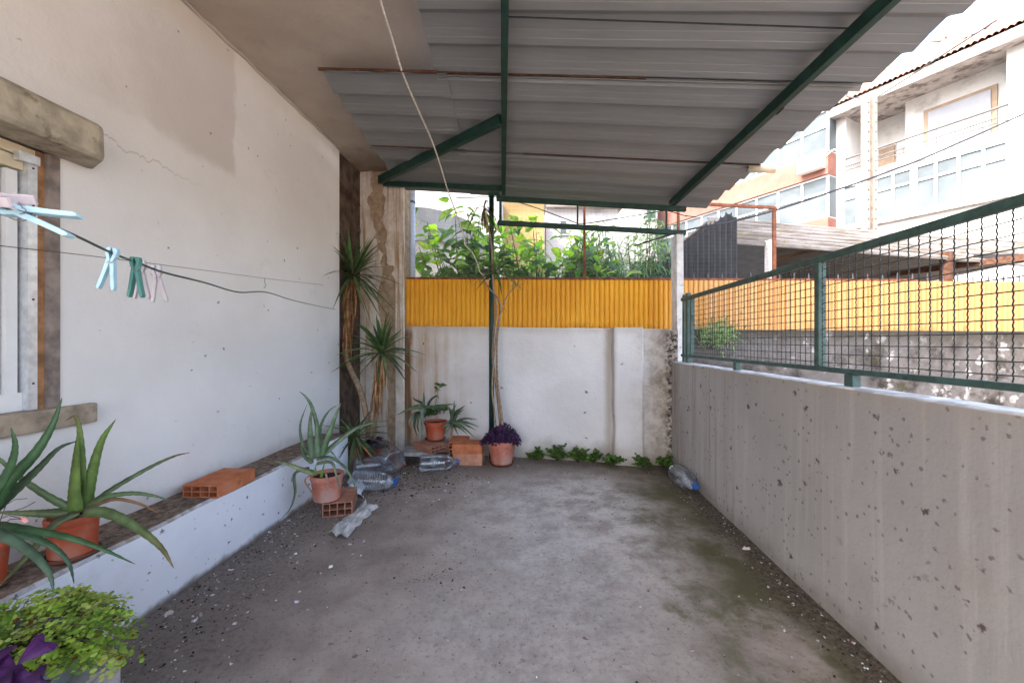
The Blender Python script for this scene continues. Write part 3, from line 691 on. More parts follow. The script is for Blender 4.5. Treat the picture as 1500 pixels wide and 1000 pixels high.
fpost(3.64, zb1, zt1-.035, .02); fpost(.42, zb1, zt1-.035, .03)
for Y in (2.82, 1.78, .8): fpost(Y, 1.048, zb0-.005, .05 if Y < 2 else .045, 'foot')
m = MB(); s = .0417
Y = .30
while Y < 3.62:
    pts = []; z = zb1-.008; k = 0
    while z < zt1-.02:
        pts.append(LW(Y+(.0026 if k % 2 else -.0026), z, FO+(.0012 if k % 2 else -.0012))); z += s/4; k += 1
    m.tube(pts, .0022, 5, cap=False); Y += s
z = zb1+.02; k = 0
while z < zt1-.03:
    m.tube([LW(.28+j*.1, z+.0015*mnoise.noise(V((j*.5, z*9, 0))), FO+.002) for j in range(35)], .0021, 5, cap=False); z += s
m.build('wire_mesh', 'darkwire', fen)
# ------------------------------------------------------------------ yellow fence + mesh screen
yf = thing('sheet_fence', (1.5, FY(1.5), 1.38), 'long bright yellow corrugated sheet fence on top of the back wall, with iron spikes', 'fence')
def fz(X): t = (X+1.25)/6.7; return lerp(1.425, 1.338, t), lerp(1.975, 1.886, t)
m = MB(); X = -1.30; k = 0; prev = None; pit = .0545
while X < 8.6:
    for j, (dx, dy) in enumerate(((0, 0), (.10, .010), (.22, .015), (.5, .016), (.72, .013), (.86, .004))):
        x = X+dx*pit; y = FY(x)-dy; b, t = fz(x)
        a = (m.vert((x, y, b+.004*mnoise.noise(V((x*8, 0, 0))))), m.vert((x, y, t)))
        if prev: m.f.append([prev[0], a[0], a[1], prev[1]])
        prev = a
    X += pit
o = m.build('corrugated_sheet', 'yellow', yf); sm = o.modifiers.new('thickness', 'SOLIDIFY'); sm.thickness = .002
m = MB()
def frail2(xa, xb, dz0, dz1, dy): 
    m.hexa([(xa, FY(xa)+dy, fz(xa)[1]+dz0), (xb, FY(xb)+dy, fz(xb)[1]+dz0), (xb, FY(xb)+dy+.02, fz(xb)[1]+dz0), (xa, FY(xa)+dy+.02, fz(xa)[1]+dz0)],
           [(xa, FY(xa)+dy, fz(xa)[1]+dz1), (xb, FY(xb)+dy, fz(xb)[1]+dz1), (xb, FY(xb)+dy+.02, fz(xb)[1]+dz1), (xa, FY(xa)+dy+.02, fz(xa)[1]+dz1)])
frail2(-1.3, 4.4, .001, .027, .004); frail2(-1.3, 4.4, -.45, -.42, .01); m.build('rail', 'rustred', yf)
X = -1.05
while X < 8.2:
    m = MB(); y = FY(X)+.016; b, t = fz(X); t += R.uniform(-.006, .01)
    if X < -.0: m.tube([(X, y+.02, t-.3), (X, y+.02, t+.09)], [.005, .004], 6)
    else: m.tube([(X, y+.02, t-.3), (X, y+.02, t+.05), (X, y+.02, t+.092)], [.0075, .0075, .003], 6)
    m.build('spike', 'wirem', yf); X += .155
scr = thing('mesh_screen', (.8, FY(.8)+.05, 1.98), 'fine square wire mesh screen in a rusty frame above the yellow fence', 'screen')
def SY(X): return FY(X)+.055
m = MB(); s = .0152; xa, xb = -1.215, 2.95
ztop = lambda X: lerp(3.0, 2.79, (X+1.2)/4.2)
X = xa
while X < xb:
    m.tube([(X+.004*mnoise.noise(V((X*3, 0, 0))), SY(X), fz(X)[1]+.02), (X+.004*mnoise.noise(V((X*3, 4, 0))), SY(X), ztop(X))], .0011, 3, cap=False); X += s
k = 0
while k < 70:
    pts = []
    for j in range(13):
        x = lerp(xa, xb, j/12); pts.append((x, SY(x), fz(x)[1]+.02+k*s+.004*mnoise.noise(V((x*2, k*.05, 8)))))
    if pts[-1][2] < ztop(xb)-.0: m.tube(pts, .0011, 3, cap=False)
    elif pts[0][2] < ztop(xa):
        m.tube(pts[:5], .0011, 3, cap=False)
    k += 1
m.build('wire_mesh', 'wirem', scr)
for px, y0, wd in ((856, 296, .024), (993.5, 308, .026), (1134, 303, .034)):
    u = (px-750)/F; Y = 4.576/(1+.06*u)+.055; X = u*Y; m = MB()
    m.box(X-wd/2, X+wd/2, Y-.012, Y+.012, fz(X)[1]-.2 if px < 1100 else 1.25+.0*Y+.61, H+(500-y0)/F*Y); m.build('screen_post', 'rustred', scr)
m = MB(); m.bar(P(800, 287, 4.60), P(1137, 304.5, 4.40), .025, .03); m.build('top_bar', 'rustred', scr)
m = MB(); m.tube([P(668, 290, 4.45), P(734, 288, 4.40), P(790, 306, 4.38), P(848, 328, 4.35), P(862, 327, 4.35), P(930, 316, 4.35), P(976, 308, 4.33), P(1003, 316, 4.33), P(1020, 318, 4.33)], .005, 6)
m.build('sagging_cable', 'blackcable', label='thin dark cable sagging in a V behind the green lintel rails', cat='cable')
# ------------------------------------------------------------------ bricks
def brick_mb(L=.30, W=.20, Hh=.07, nx=4, nz=2):
    m = MB(); t = .007
    zs = [lerp(0, Hh, k/nz) for k in range(nz+1)]; xs = [lerp(-W/2, W/2, k/nx) for k in range(nx+1)]
    zz = []
    for k in range(nz+1):
        z0 = 0 if k == 0 else (Hh-t if k == nz else zs[k]-t/2); zz.append((z0, z0+t)); m.box(-W/2, W/2, -L/2, L/2, z0, z0+t)
    for k in range(nz):
        for i in range(nx+1):
            x0 = xs[0] if i == 0 else (xs[-1]-t if i == nx else xs[i]-t/2)
            m.box(x0, x0+t, -L/2, L/2, zz[k][1], zz[k+1][0])
    m.box(-W/2+t, W/2-t, -.003, .003, t, t+.001)
    return m
def brick(loc, rz, mat, label, Hh=.07, nx=4, nz=2, tilt=(0, 0)):
    o = brick_mb(Hh=Hh, nx=nx, nz=nz).build('hollow_brick', mat, local=True, label=label, cat='brick', group='hollow clay bricks')
    o.location = loc; o.rotation_euler = (tilt[0], tilt[1], rz); return o
yaw = -.0686
brick(LW(2.345, .387, -1.875), -.035, 'brick', 'orange hollow clay brick lying alone on the white ledge')
brick((-1.285, 2.985, .002), -.36+.62, 'brick_dull', 'dusty hollow brick on the floor under the pot of the large middle aloe', .10, 4, 2)
# ------------------------------------------------------------------ pots
def pot(parent, c, rt, rb, h, mat='terra', soil=True, sauc=None, wall=.006):
    x, y, z = c
    prof = [(rb*.9, z), (rb, z+.004), (lerp(rb, rt, .78)*.985, z+h*.78), (lerp(rb, rt, .78)*.985+.001, z+h*.80), (rt, z+h*.82), (rt+.003, z+h*.97), (rt+.001, z+h), (rt-wall, z+h), (rt-wall-.004, z+h*.80), (rb*.95, z+h*.6)]
    m = MB(); m.lathe(prof, (x, y, 0), 40, wob=.006); m.build('pot', mat, parent, smooth=True).modifiers.new('e', 'EDGE_SPLIT').split_angle = .7
    if soil:
        m = MB(); rows = []
        for k in range(7):
            r = (rt-wall-.004)*(k/6); row = []
            for q in range(24):
                a = q*2*math.pi/24; p = V((x+r*math.cos(a), y+r*math.sin(a), 0)); p.z = z+h*.86+.012*mnoise.noise(p*40)
                row.append(m.vert(p))
            rows.append(row)
        for a, b in zip(rows, rows[1:]):
            for q in range(24): m.f.append([a[q], b[q], b[(q+1) % 24], a[(q+1) % 24]])
        m.build('soil', 'soil', parent)
    if sauc:
        m = MB(); zz = z-.014
        m.lathe([(rb*1.05, zz), (sauc, zz+.020), (sauc-.004, zz+.021), (rb*1.05, zz+.008), (.01, zz+.008)], (x, y, 0), 36); m.build('saucer', 'saucer', parent, smooth=True)
GA, GB = (.105, .17, .045), (.055, .12, .05); TIP = (.20, .08, .03); DRY = (.26, .13, .055); PALE = (.20, .24, .11)
def zl(sc, ox, oy): return lambda x, y: (ox+x/sc, oy+y/sc)
def aloe_leaves(mb, tr, leaves, Y0, ws=1.0):
    for L in leaves:
        pts = []; n = len(L['p'])
        for k, (x, y) in enumerate(L['p']):
            px, py = tr(x, y); t = k/(n-1); pts.append(P(px, py, Y0+L.get('y0', 0)+(L.get('dy', 0)*t)))
        ref = V(L.get('ref', (.35, -.8, .45)))
        mb.leaf(pts, L['w']*ws, ref, n=L.get('n', 26), thick=L.get('th', .009), c0=L.get('c', GA), c1=L.get('c1', L.get('c', GA)), fold=L.get('f', .28), prof='aloe', teeth=L.get('tt', .0018))
# aloe A on the ledge
tA = zl(3.127, 0, 540); YA = 1.60
cA = (P(107, 700, YA).x, YA, .403)
A = thing('potted_aloe', cA, 'long leaved aloe in an orange pot on the near end of the ledge', 'plant', 'potted aloes')
pot(A, cA, .078, .070, .155, sauc=.083)
m = MB(); D = dict
aloe_leaves(m, tA, [
 D(p=[(352, 655), (345, 560), (350, 420), (356, 292)], w=.062, dy=-.02, c=(.14, .21, .05)),
 D(p=[(368, 640), (378, 480), (372, 330), (350, 222), (300, 238)], w=.040, dy=-.05, y0=.03, c=(.12, .19, .05), c1=DRY),
 D(p=[(385, 650), (420, 480), (465, 330), (530, 230)], w=.056, dy=.02, y0=.03, c=(.13, .20, .05), ref=(.8, -.7, .1)),
 D(p=[(395, 640), (520, 548), (690, 450), (800, 400), (872, 383)], w=.030, dy=.25, c=(.075, .11, .045), c1=TIP),
 D(p=[(395, 645), (480, 590), (600, 570), (700, 580), (776, 602)], w=.032, dy=.1, c=(.10, .15, .06)),
 D(p=[(400, 640), (520, 598), (620, 612), (690, 640), (742, 672)], w=.020, dy=.05, y0=-.02, c=(.16, .09, .04), c1=(.22, .07, .025), tt=.0005),
 D(p=[(380, 655), (500, 662), (640, 735), (740, 820), (797, 913)], w=.052, dy=-.10, y0=-.05, c=(.095, .135, .05), c1=(.17, .10, .035)),
 D(p=[(345, 645), (240, 595), (110, 510), (0, 415), (-80, 350)], w=.036, dy=-.12, c=(.10, .15, .06)),
 D(p=[(355, 660), (250, 715), (150, 830), (60, 930), (-20, 1010)], w=.068, dy=-.22, y0=-.07, c=(.12, .155, .065), ref=(-.3, -.6, .75)),
 D(p=[(345, 655), (220, 662), (100, 660), (-60, 655)], w=.050, dy=-.10, y0=0, c=(.10, .13, .05)),
 D(p=[(350, 650), (290, 640), (240, 655), (205, 690)], w=.018, dy=-.05, y0=.02, c=DRY, tt=0),
], YA-.015, .85)
m.build('leaves', 'aloe', A, smooth=True)
# aloe B at the frame edge, darker
YB = 1.36; cB = (P(-28, 700, YB+.02).x, YB+.02, .403)
B = thing('potted_aloe', cB, 'dark green aloe cut off by the left edge, leaves crossing the orange pot', 'plant', 'potted aloes')
pot(B, cB, .068, .055, .15, sauc=.073)
m = MB(); DG = (.045, .10, .038); DG2 = (.055, .11, .055)
aloe_leaves(m, tA, [
 D(p=[(-70, 680), (30, 530), (160, 390), (240, 260), (284, 133)], w=.060, dy=.10, c=DG, ref=(.6, -.7, .3)),
 D(p=[(-75, 640), (0, 540), (55, 440), (72, 350), (50, 266)], w=.050, dy=-.02, y0=-.03, c=DG),
 D(p=[(-60, 680), (80, 550), (180, 455), (270, 365), (352, 330)], w=.048, dy=.14, y0=.03, c=(.05, .085, .04)),
 D(p=[(-70, 715), (100, 735), (300, 770), (460, 822), (620, 894)], w=.040, dy=.05, y0=-.06, c=DG, ref=(.1, -.6, .8)),
 D(p=[(-70, 735), (40, 775), (140, 840), (200, 900), (235, 960), (245, 1030)], w=.040, dy=-.06, y0=-.10, c=(.06, .10, .06), th=.012, ref=(.5, -.6, .6)),
 D(p=[(-20, 745), (120, 765), (240, 815), (315, 890), (340, 985)], w=.034, dy=.02, y0=.0, c=DG2, th=.010, ref=(.5, -.5, .7)),
 D(p=[(-70, 600), (-90, 450), (-60, 330)], w=.05, dy=.0, c=DG),
], YB, .85)
m.build('leaves', 'aloe', B, smooth=True)
m = MB(); tZ = zl(4.546, 0, 640)
for l in (((0, 560), (40, 450), (100, 415), (180, 408)), ((0, 545), (60, 520), (150, 545)), ((60, 500), (160, 470), (235, 430)), ((0, 600), (70, 545), (140, 545))):
    m.tube([P(*tZ(x, y), YB-.12) for x, y in l], .0012, 5, col=(.2, .08, .07))
for k in range(9):
    p = P(*tZ(160+R.uniform(-22, 22), 545+R.uniform(-14, 14)), YB-.12); a = R.random()*6
    m.leaf([p, p+V((math.cos(a), R.uniform(-.3, .3), math.sin(a)))*.012], .010, (0, -1, .2), n=4, c0=(.75, .38, .36), prof='oval')
m.build('flower_sprig', 'leaf', B)
# aloe C on a dusty brick
YC = 2.90; tC = zl(3.75, 400, 560); cC = (P(479, 700, YC).x, YC, .106)
Cc = thing('potted_aloe', cC, 'upright grey green aloe in a faded terracotta pot raised on a brick', 'plant', 'potted aloes')
pot(Cc, cC, .112, .090, .185, 'terra_dull')
m = MB(); GC = (.13, .19, .11); GD = (.105, .16, .085)
aloe_leaves(m, tC, [
 D(p=[(225, 420), (165, 340), (150, 230), (190, 112)], w=.034, dy=.08, c=GD),
 D(p=[(235, 410), (245, 270), (215, 140), (180, 80), (142, 48)], w=.045, dy=-.08, c=GD),
 D(p=[(220, 420), (205, 300), (205, 210), (212, 138)], w=.058, dy=-.02, y0=-.04, c=GC),
 D(p=[(245, 410), (240, 300), (240, 215)], w=.050, dy=-.02, y0=-.06, c=GC),
 D(p=[(255, 420), (300, 300), (340, 190), (374, 110)], w=.062, dy=.06, y0=-.03, c=(.12, .19, .09), ref=(.7, -.7, .2), c1=(.17, .17, .10)),
 D(p=[(262, 400), (258, 260), (300, 165), (362, 118)], w=.036, dy=.15, c=GD),
 D(p=[(255, 420), (340, 340), (440, 262), (540, 222), (645, 210)], w=.052, dy=.25, y0=-.02, c=GC, c1=(.13, .12, .08), ref=(.1, -.8, .6)),
 D(p=[(225, 500), (160, 480), (70, 445), (0, 434)], w=.052, dy=-.10, y0=-.10, c=(.18, .21, .10), c1=(.24, .22, .13), ref=(-.2, -.7, .7)),
 D(p=[(240, 420), (320, 415), (400, 475), (440, 550), (462, 612)], w=.036, dy=-.10, y0=-.04, c=GD, ref=(.5, -.5, .7)),
 D(p=[(265, 400), (310, 375), (352, 418)], w=.026, dy=.06, c=GD),
 D(p=[(215, 440), (170, 400), (150, 325)], w=.040, dy=.08, y0=-.02, c=GD),
 D(p=[(240, 445), (320, 440), (350, 520), (370, 620)], w=.030, dy=-.10, y0=-.09, c=(.13, .15, .09)),
 D(p=[(200, 470), (120, 500), (122, 600), (95, 690), (38, 752)], w=.040, dy=-.22, y0=-.05, c=(.10, .15, .085), ref=(-.5, -.6, .6)),
 D(p=[(215, 500), (175, 540), (215, 610), (190, 660), (132, 712)], w=.016, dy=-.12, y0=-.10, c=DRY, tt=0),
 D(p=[(290, 500), (300, 560), (280, 630)], w=.016, dy=-.03, y0=-.12, c=(.30, .20, .15), tt=0),
 D(p=[(235, 510), (232, 470), (240, 440)], w=.02, dy=-.02, y0=-.1, c=(.13, .27, .05)),
 D(p=[(265, 520), (275, 470), (290, 420)], w=.022, dy=-.02, y0=-.1, c=(.13, .27, .05)),
], YC, .88)
m.build('leaves', 'aloe', Cc, smooth=True)
# ------------------------------------------------------------------ corner brickwork + pots
cb = MB()
p0 = P(592, 690, 4.12); 
prof = [(0, 0), (0, .115), (.02, .135), (.30, .135), (.335, .122), (.35, .095), (.35, 0), (.31, 0), (.31, .085), (.29, .098), (.045, .098), (.04, .09), (.04, 0)]
base = [V((-1.125+x, 3.985, z)) for x, z in prof]
cb.prism(base, (-.02, .28, 0)); bevel(cb.build('concrete_trough', 'concblock', label='grey upturned concrete trough among the bricks in the corner', cat='trough'), .006)
brick((-.845, 4.105, .1365), .85, 'brick_dull', 'hollow brick with its eight holes facing out, on the upturned concrete trough')
brick((-.565, 4.27, .1365), .05, 'brick', 'half hidden brick behind the orange succulent pot')
brick((-.565, 4.271, .001), .06, 'brick_pale', 'lowest hidden brick behind the lying bottle', .135, 4, 3)
brick((-.445, 4.115, .001), math.pi/2-.06, 'brick_pale', 'pale dusty brick at the bottom of the two brick stack', .115, 3, 3)
brick((-.453, 4.110, .1165), math.pi/2-.03, 'brick', 'orange brick on top of the two brick stack beside the tall pot', .095, 4, 2)
YD = 4.23; zD = .207
cD = (P(638, 640, YD).x, YD, zD+.014)
Dp = thing('potted_aloe', cD, 'small orange pot of dusty aloe set on bricks against the rust stained wall', 'plant', 'potted aloes')
pot(Dp, cD, .118, .088, .185, sauc=.11)
tD = zl(6.818, 560, 590); m = MB(); GE = (.07, .115, .055); GF = (.12, .15, .10)
aloe_leaves(m, tD, [
 D(p=[(440, 130), (380, 40), (260, 65), (150, 120)], w=.07, dy=-.1, c=GE, c1=(.15, .17, .08)),
 D(p=[(430, 120), (330, 110), (270, 180), (280, 250)], w=.05, dy=-.1, c=GF),
 D(p=[(430, 120), (350, 110), (320, 220), (350, 340)], w=.05, dy=-.12, c=(.03, .05, .03)),
 D(p=[(435, 110), (400, 60), (395, 200), (395, 350)], w=.06, dy=-.2, y0=-.06, c=GF),
 D(p=[(430, 120), (370, 130), (350, 230), (372, 300)], w=.04, dy=-.14, c=GE),
 D(p=[(440, 110), (410, 40), (415, -40), (412, -110)], w=.05, dy=.0, c=GE),
 D(p=[(440, 110), (400, 10), (330, -30), (300, -60)], w=.04, dy=.05, c=(.04, .06, .035)),
 D(p=[(440, 110), (470, -10), (540, -70), (570, -40)], w=.035, dy=.03, c=(.03, .04, .03)),
 D(p=[(450, 110), (420, 50), (560, 40), (640, 45)], w=.06, dy=-.05, c=GE),
 D(p=[(450, 120), (520, 40), (640, 20), (720, 10)], w=.045, dy=.05, c=GE),
 D(p=[(450, 120), (500, 70), (580, 60), (660, 70)], w=.05, dy=-.08, c=(.05, .085, .04)),
], YD-.02)
m.build('leaves', 'aloe', Dp, smooth=True)
m = MB()
st = [P(*tD(x, y), YD) for x, y in ((510, 120), (530, 20), (545, -60), (560, -120), (575, -165))]
m.tube(st, .004, 5, col=(.22, .22, .12))
def sprig(mb, c, r, n, col, w, L, rr=R, prof='heart', up=.3):
    for k in range(n):
        a = rr.random()*6.28; e = rr.uniform(-.4, .9); dvec = V((math.cos(a)*math.cos(e), math.sin(a)*math.cos(e), math.sin(e)))
        b = c+dvec*r*rr.random(); mb.leaf([b, b+dvec*L*.5+V((0, 0, .1*L)), b+dvec*L], w*rr.uniform(.7, 1.2), (R.uniform(-.5, .5), -.5, 1), n=5, c0=jit(col, .25), prof=prof)
for p_, n_ in ((st[-1], 9), (st[-2], 3)): sprig(m, p_, .02, n_, (.08, .15, .05), .045, .06)
for k in range(16):
    x, y = R.uniform(430, 640), R.uniform(60, 130); sprig(m, P(*tD(x, y), YD+R.uniform(-.1, .06)), .03, 3, (.06, .12, .035), .04, .05)
m.build('geranium_sprig', 'leaf', Dp)
YE = 4.16; cE = (P(668, 640, YE).x, YE, .213)
E = thing('aloe_plant', cE, 'spiky branching small aloe spreading over the two brick stack beside the orange pot', 'plant')
m = MB(); tips = [(720, -30), (660, 30), (780, 50), (820, 40), (955, 165), (970, 240), (820, 60), (880, 250), (860, 320), (925, 345), (940, 275), (700, 330), (610, 330), (590, 260), (740, 10), (790, 110), (640, 190), (760, 330), (830, 20), (690, 60)]
for k, t in enumerate(tips):
    c0 = P(*tD(690+R.uniform(-25, 30), 200+R.uniform(-30, 30)), YE+R.uniform(-.03, .03)); t1 = P(*tD(*t), YE+R.uniform(-.16, .02))
    mid = c0.lerp(t1, .5)+V((0, -.02, .035)); col = R.choice([GE, GF, (.08, .12, .07), (.10, .13, .085)])
    m.leaf([c0, mid, t1], R.uniform(.028, .045), (R.uniform(-.5, .5), -.7, .5), n=12, thick=.006, c0=col, c1=col, prof='aloe', teeth=.001)
m.build('leaves', 'aloe', E, smooth=True)
m = MB()
m.tube([P(*tD(700, 210), YE), P(*tD(690, 290), YE), P(*tD(680, 350), YE)], [.014, .012, .010], 7); m.build('stem', 'bark', E)
# small tipped pot
m = MB(); m.lathe([(.026, 0), (.028, .002), (.037, .07), (.040, .072), (.041, .09), (.037, .09), (.033, .01), (.002, .008)], (0, 0, 0), 24)
o = m.build('tipped_pot', 'terra', local=True, smooth=True, label='tiny terracotta pot lying on its side before the concrete trough', cat='pot')
o.location = (-1.052, 3.93, .041); o.rotation_euler = (math.pi/2, 0, -1.2)
# dracaena with purple oxalis
YF_ = 4.06; cF = (P(735, 680, YF_).x, YF_, .017)
Fd = thing('potted_dracaena', cF, 'tall thin dracaena in a terracotta pot of purple clover before the green post', 'plant')
pot(Fd, cF, .150, .105, .232, 'terra_dull', sauc=.125)
def oxalis(mb, c, n, rx, rz, s, cols, seed=1):
    rr = random.Random(seed)
    for k in range(n):
        a = rr.random()*6.283; rad = math.sqrt(rr.random()); p = c+V((rx*rad*math.cos(a), rx*rad*math.sin(a)*.8, rz*(1-rad*rad*.8)*rr.uniform(.35, 1.0)))
        col = jit(rr.choice(cols), .3, rr); mb.tube([c+V((0, 0, -.05)), c.lerp(p, .6)+V((0, 0, .02)), p], .0012, 3, col=(.10, .03, .06), cap=False)
        tl = V((math.cos(a)*.5, math.sin(a)*.5-.25, .8)).normalized(); b0 = rr.random()*6.28; u = tl.cross(V((0, 0, 1)) if abs(tl.z) < .95 else V((1, 0, 0))).normalized(); w = tl.cross(u)
        for j in range(3):
            b = b0+j*2.094; d = (u*math.cos(b)+w*math.sin(b)); sdv = tl.cross(d); ss = s*rr.uniform(.75, 1.25); drop = -tl*ss*.35
            i = [mb.vert(p, col), mb.vert(p+d*ss*.9+sdv*ss*.55+drop, col), mb.vert(p+d*ss*.72+drop*.6, tuple(x*1.25 for x in col)), mb.vert(p+d*ss*.9-sdv*ss*.55+drop, col)]
            mb.f += [[i[0], i[1], i[2]], [i[0], i[2], i[3]]]
PU = [(.035, .012, .045), (.055, .016, .065), (.022, .010, .028), (.075, .03, .09)]
m = MB(); oxalis(m, V((cF[0], YF_, .235)), 190, .185, .20, .038, PU, 3)
for k in (-1, 1): oxalis(m, V((cF[0]+.11*k, YF_-.06, .23)), 60, .10, .13, .036, PU, 5+k)
m.build('clover_leaves', 'leaf', Fd)
def pth(l, Y, dy=0): return [P(x, y, Y+dy*k/(len(l)-1)) for k, (x, y) in enumerate(l)]
m = MB(); TC = (1.25, 1.1, .95)
m.tube(spline(pth([(733, 655), (733, 630), (731, 600), (726, 560), (722, 520), (724, 480), (727, 450), (722, 415), (721, 375), (718, 345), (712, 320), (709, 300)], YF_, .1), 40), [lerp(.015, .008, k/40) for k in range(41)], 7, col=TC)
m.tube(spline(pth([(736, 655), (735, 610), (729, 560), (728, 500), (732, 465), (731, 440), (715, 420), (708, 405), (710, 400)], YF_-.02, .1), 36), [lerp(.014, .006, k/36) for k in range(37)], 7, col=TC)
m.tube(spline(pth([(730, 652), (724, 600), (721, 560), (728, 480), (735, 455), (742, 435), (752, 423), (757, 420)], YF_, .0), 30), [lerp(.010, .005, k/30) for k in range(31)], 6, col=TC)
m.tube(pth([(733, 652), (740, 645), (742, 638)], YF_-.05), [.02, .014, .008], 7, col=TC)
m.build('stem', 'bark', Fd, smooth=True)
m = MB()
def rosette(mb, c, n, L, w, cols, e0=-.5, e1=1.3, droop=.25, prof='yucca', seed=1, az=None, nn=9, wr=.3):
    rr = random.Random(seed)
    for k in range(n):
        a = (az[0]+(az[1]-az[0])*rr.random()) if az else k*2.399+rr.uniform(-.3, .3); e = lerp(e1, e0, (k+.5)/n)+rr.uniform(-.15, .15)
        d = V((math.cos(a)*math.cos(e), math.sin(a)*math.cos(e), math.sin(e))); l = L*rr.uniform(.75, 1.1); dr = droop*l*(.4+.6*math.cos(e))*rr.uniform(.5, 1.3)
        col = jit(rr.choice(cols), .2, rr)
        mb.leaf([c, c+d*l*.5+V((0, 0, -dr*.15)), c+d*l+V((0, 0, -dr))], w*rr.uniform(1-wr, 1+wr), (rr.uniform(-.3, .3), -.35, 1), n=nn, c0=col, c1=tuple(x*rr.uniform(.8, 1.3) for x in col), fold=.35, prof=prof)
GR = [(.06, .12, .035), (.09, .15, .045), (.13, .17, .07)]
rosette(m, P(726, 398, 4.10), 34, .34, .019, GR, -.7, 1.2, .3, seed=4)
rosette(m, P(757, 419, 4.06), 14, .13, .010, [(.12, .17, .05), (.20, .22, .09)], -.4, 1.2, .2, seed=5)
rosette(m, P(709, 303, 4.16), 18, .27, .018, [(.07, .12, .035), (.10, .10, .05)], -1.3, .5, .9, seed=6)
rosette(m, P(709, 308, 4.16), 12, .22, .012, [(.16, .115, .07), (.10, .08, .05)], -1.5, -.9, .4, seed=7)
m.build('leaf_tuft', 'leaf', Fd)
# ------------------------------------------------------------------ yuccas in the corner
def skirt(mb, top, bot, n, r0, r1, L, cols, seed):
    rr = random.Random(seed)
    for k in range(n):
        t = rr.random()**1.2; p = top.lerp(bot, t); a = rr.random()*6.283; rad = lerp(r0, r1, t)*rr.uniform(.6, 1.1)
        o = V((math.cos(a), math.sin(a), 0)); l = L*rr.uniform(.5, 1.1)
        q = p+o*rad*.9+V((0, 0, -.03)); e = p+o*rad*rr.uniform(.5, 1.1)+V((rr.uniform(-.02, .02), 0, -l)); col = jit(rr.choice(cols), .25, rr)
        mb.leaf([p, q, q.lerp(e, .5)+o*.008, e], .018*rr.uniform(.5, 1.3), (o.x, o.y, .2), n=7, c0=col, c1=tuple(x*.8 for x in col), fold=.5, prof='yucca')
TAN = [(.48, .25, .115), (.36, .18, .08), (.54, .33, .17), (.26, .135, .065)]
YG = [(.075, .125, .05), (.10, .155, .065), (.13, .18, .085), (.065, .09, .05)]
cY = (P(545, 675, 4.05).x, 4.05, .004)
Y1 = thing('potted_yucca', cY, 'tall leaning yucca with two shaggy trunks of dry brown leaves in the corner', 'plant')
pot(Y1, cY, .115, .09, .20, sauc=None)
m = MB(); oxalis(m, V((cY[0]+.05, 4.0, .20)), 70, .11, .12, .036, PU, 8); m.build('clover_leaves', 'leaf', Y1)
tr1 = spline([P(541, 655, 4.05), P(538, 615, 4.1), P(527, 570, 4.16), P(513, 540, 4.2), P(506, 515, 4.24), P(508, 460, 4.27), P(514, 410, 4.28)], 26)
tr2 = spline([P(545, 655, 4.03), P(545, 610, 4.05), P(552, 570, 4.06), P(558, 520, 4.07)], 16)
m = MB(); m.tube(tr1, [lerp(.034, .022, k/26) for k in range(27)], 8); m.tube(tr2, [lerp(.03, .02, k/16) for k in range(17)], 8); m.build('trunk', 'bark', Y1, smooth=True)
m = MB(); t1 = P(514, 408, 4.28); t2 = P(559, 516, 4.07)
skirt(m, t1+V((0, 0, -.02)), P(506, 500, 4.24), 210, .07, .05, .32, TAN, 11)
skirt(m, t2+V((0, 0, -.02)), P(549, 590, 4.06), 150, .05, .045, .28, TAN, 12)
rosette(m, t1, 12, .42, .020, TAN[:2]+[(.16, .10, .07)], -1.2, -.6, .6, seed=22)
m.build('dry_leaves', 'leaf', Y1)
m = MB()
rosette(m, t1+V((.03, -.02, .03)), 64, .58, .028, YG+[(.16, .15, .08), (.13, .17, .09)], -.85, 1.15, .28, seed=21, wr=.35)
rosette(m, t1+V((.03, -.02, .05)), 7, .52, .042, [(.06, .16, .05), (.08, .19, .06)], .5, 1.4, .05, seed=27)
rosette(m, t2, 42, .48, .036, YG+[(.12, .17, .08)], -.7, 1.3, .22, seed=23)
rosette(m, t2, 8, .36, .042, [(.06, .14, .04)], .5, 1.4, .05, seed=28)
m.build('leaf_crown', 'leaf', Y1)
cY2 = (P(516, 690, 3.80).x, 3.80, .0)
Y2 = thing('yucca_plant', cY2, 'short yucca with drooping narrow leaves between the end of the ledge and the orange pot', 'plant')
t3 = P(519, 640, 3.80)
m = MB(); m.tube([V(cY2), V(cY2).lerp(t3, .5)+V((.01, 0, 0)), t3], [.03, .026, .02], 8); m.build('trunk', 'bark', Y2, smooth=True)
m = MB(); rosette(m, t3, 46, .34, .027, YG+[(.10, .10, .055), (.19, .15, .08)], -1.0, 1.1, .3, seed=24); rosette(m, t3, 10, .30, .020, TAN, -1.4, -.9, .1, seed=25)
m.build('leaf_crown', 'leaf', Y2)
# ------------------------------------------------------------------ fern tub, crate, purple clover
cr = thing('wooden_crate', (-1.5, 1.0, 0), 'weathered wooden crate in the bottom left corner under the fern tub', 'crate')
x0, x1, y0, y1, zt = -1.60, -1.252, .55, 1.276, .25
for k, (a, b) in enumerate(((x0, -1.49), (-1.48, -1.37), (-1.36, x1-.001))):
    m = MB(); m.box(a, b, y0, y1, zt-.014, zt); bevel(m.build('top_slat', 'cratewood', cr), .002)
for z in (.155, .06):
    m = MB(); m.box(x1-.016, x1, y0, y1-.0165, z, z+.079); bevel(m.build('side_slat', 'cratewood', cr), .002)
    m = MB(); m.box(x0, x1-.001, y1-.016, y1-.001, z, z+.079); bevel(m.build('end_slat', 'cratewood', cr), .002)
for y in (y1-.05, y0+.05):
    for x in (x1-.052, x0+.012):
        m = MB(); m.box(x, x+.034, y-.02, y+.02, .0, zt-.015); m.build('corner_post', 'cratewood', cr)
ct = V((-1.425, 1.075, .251))
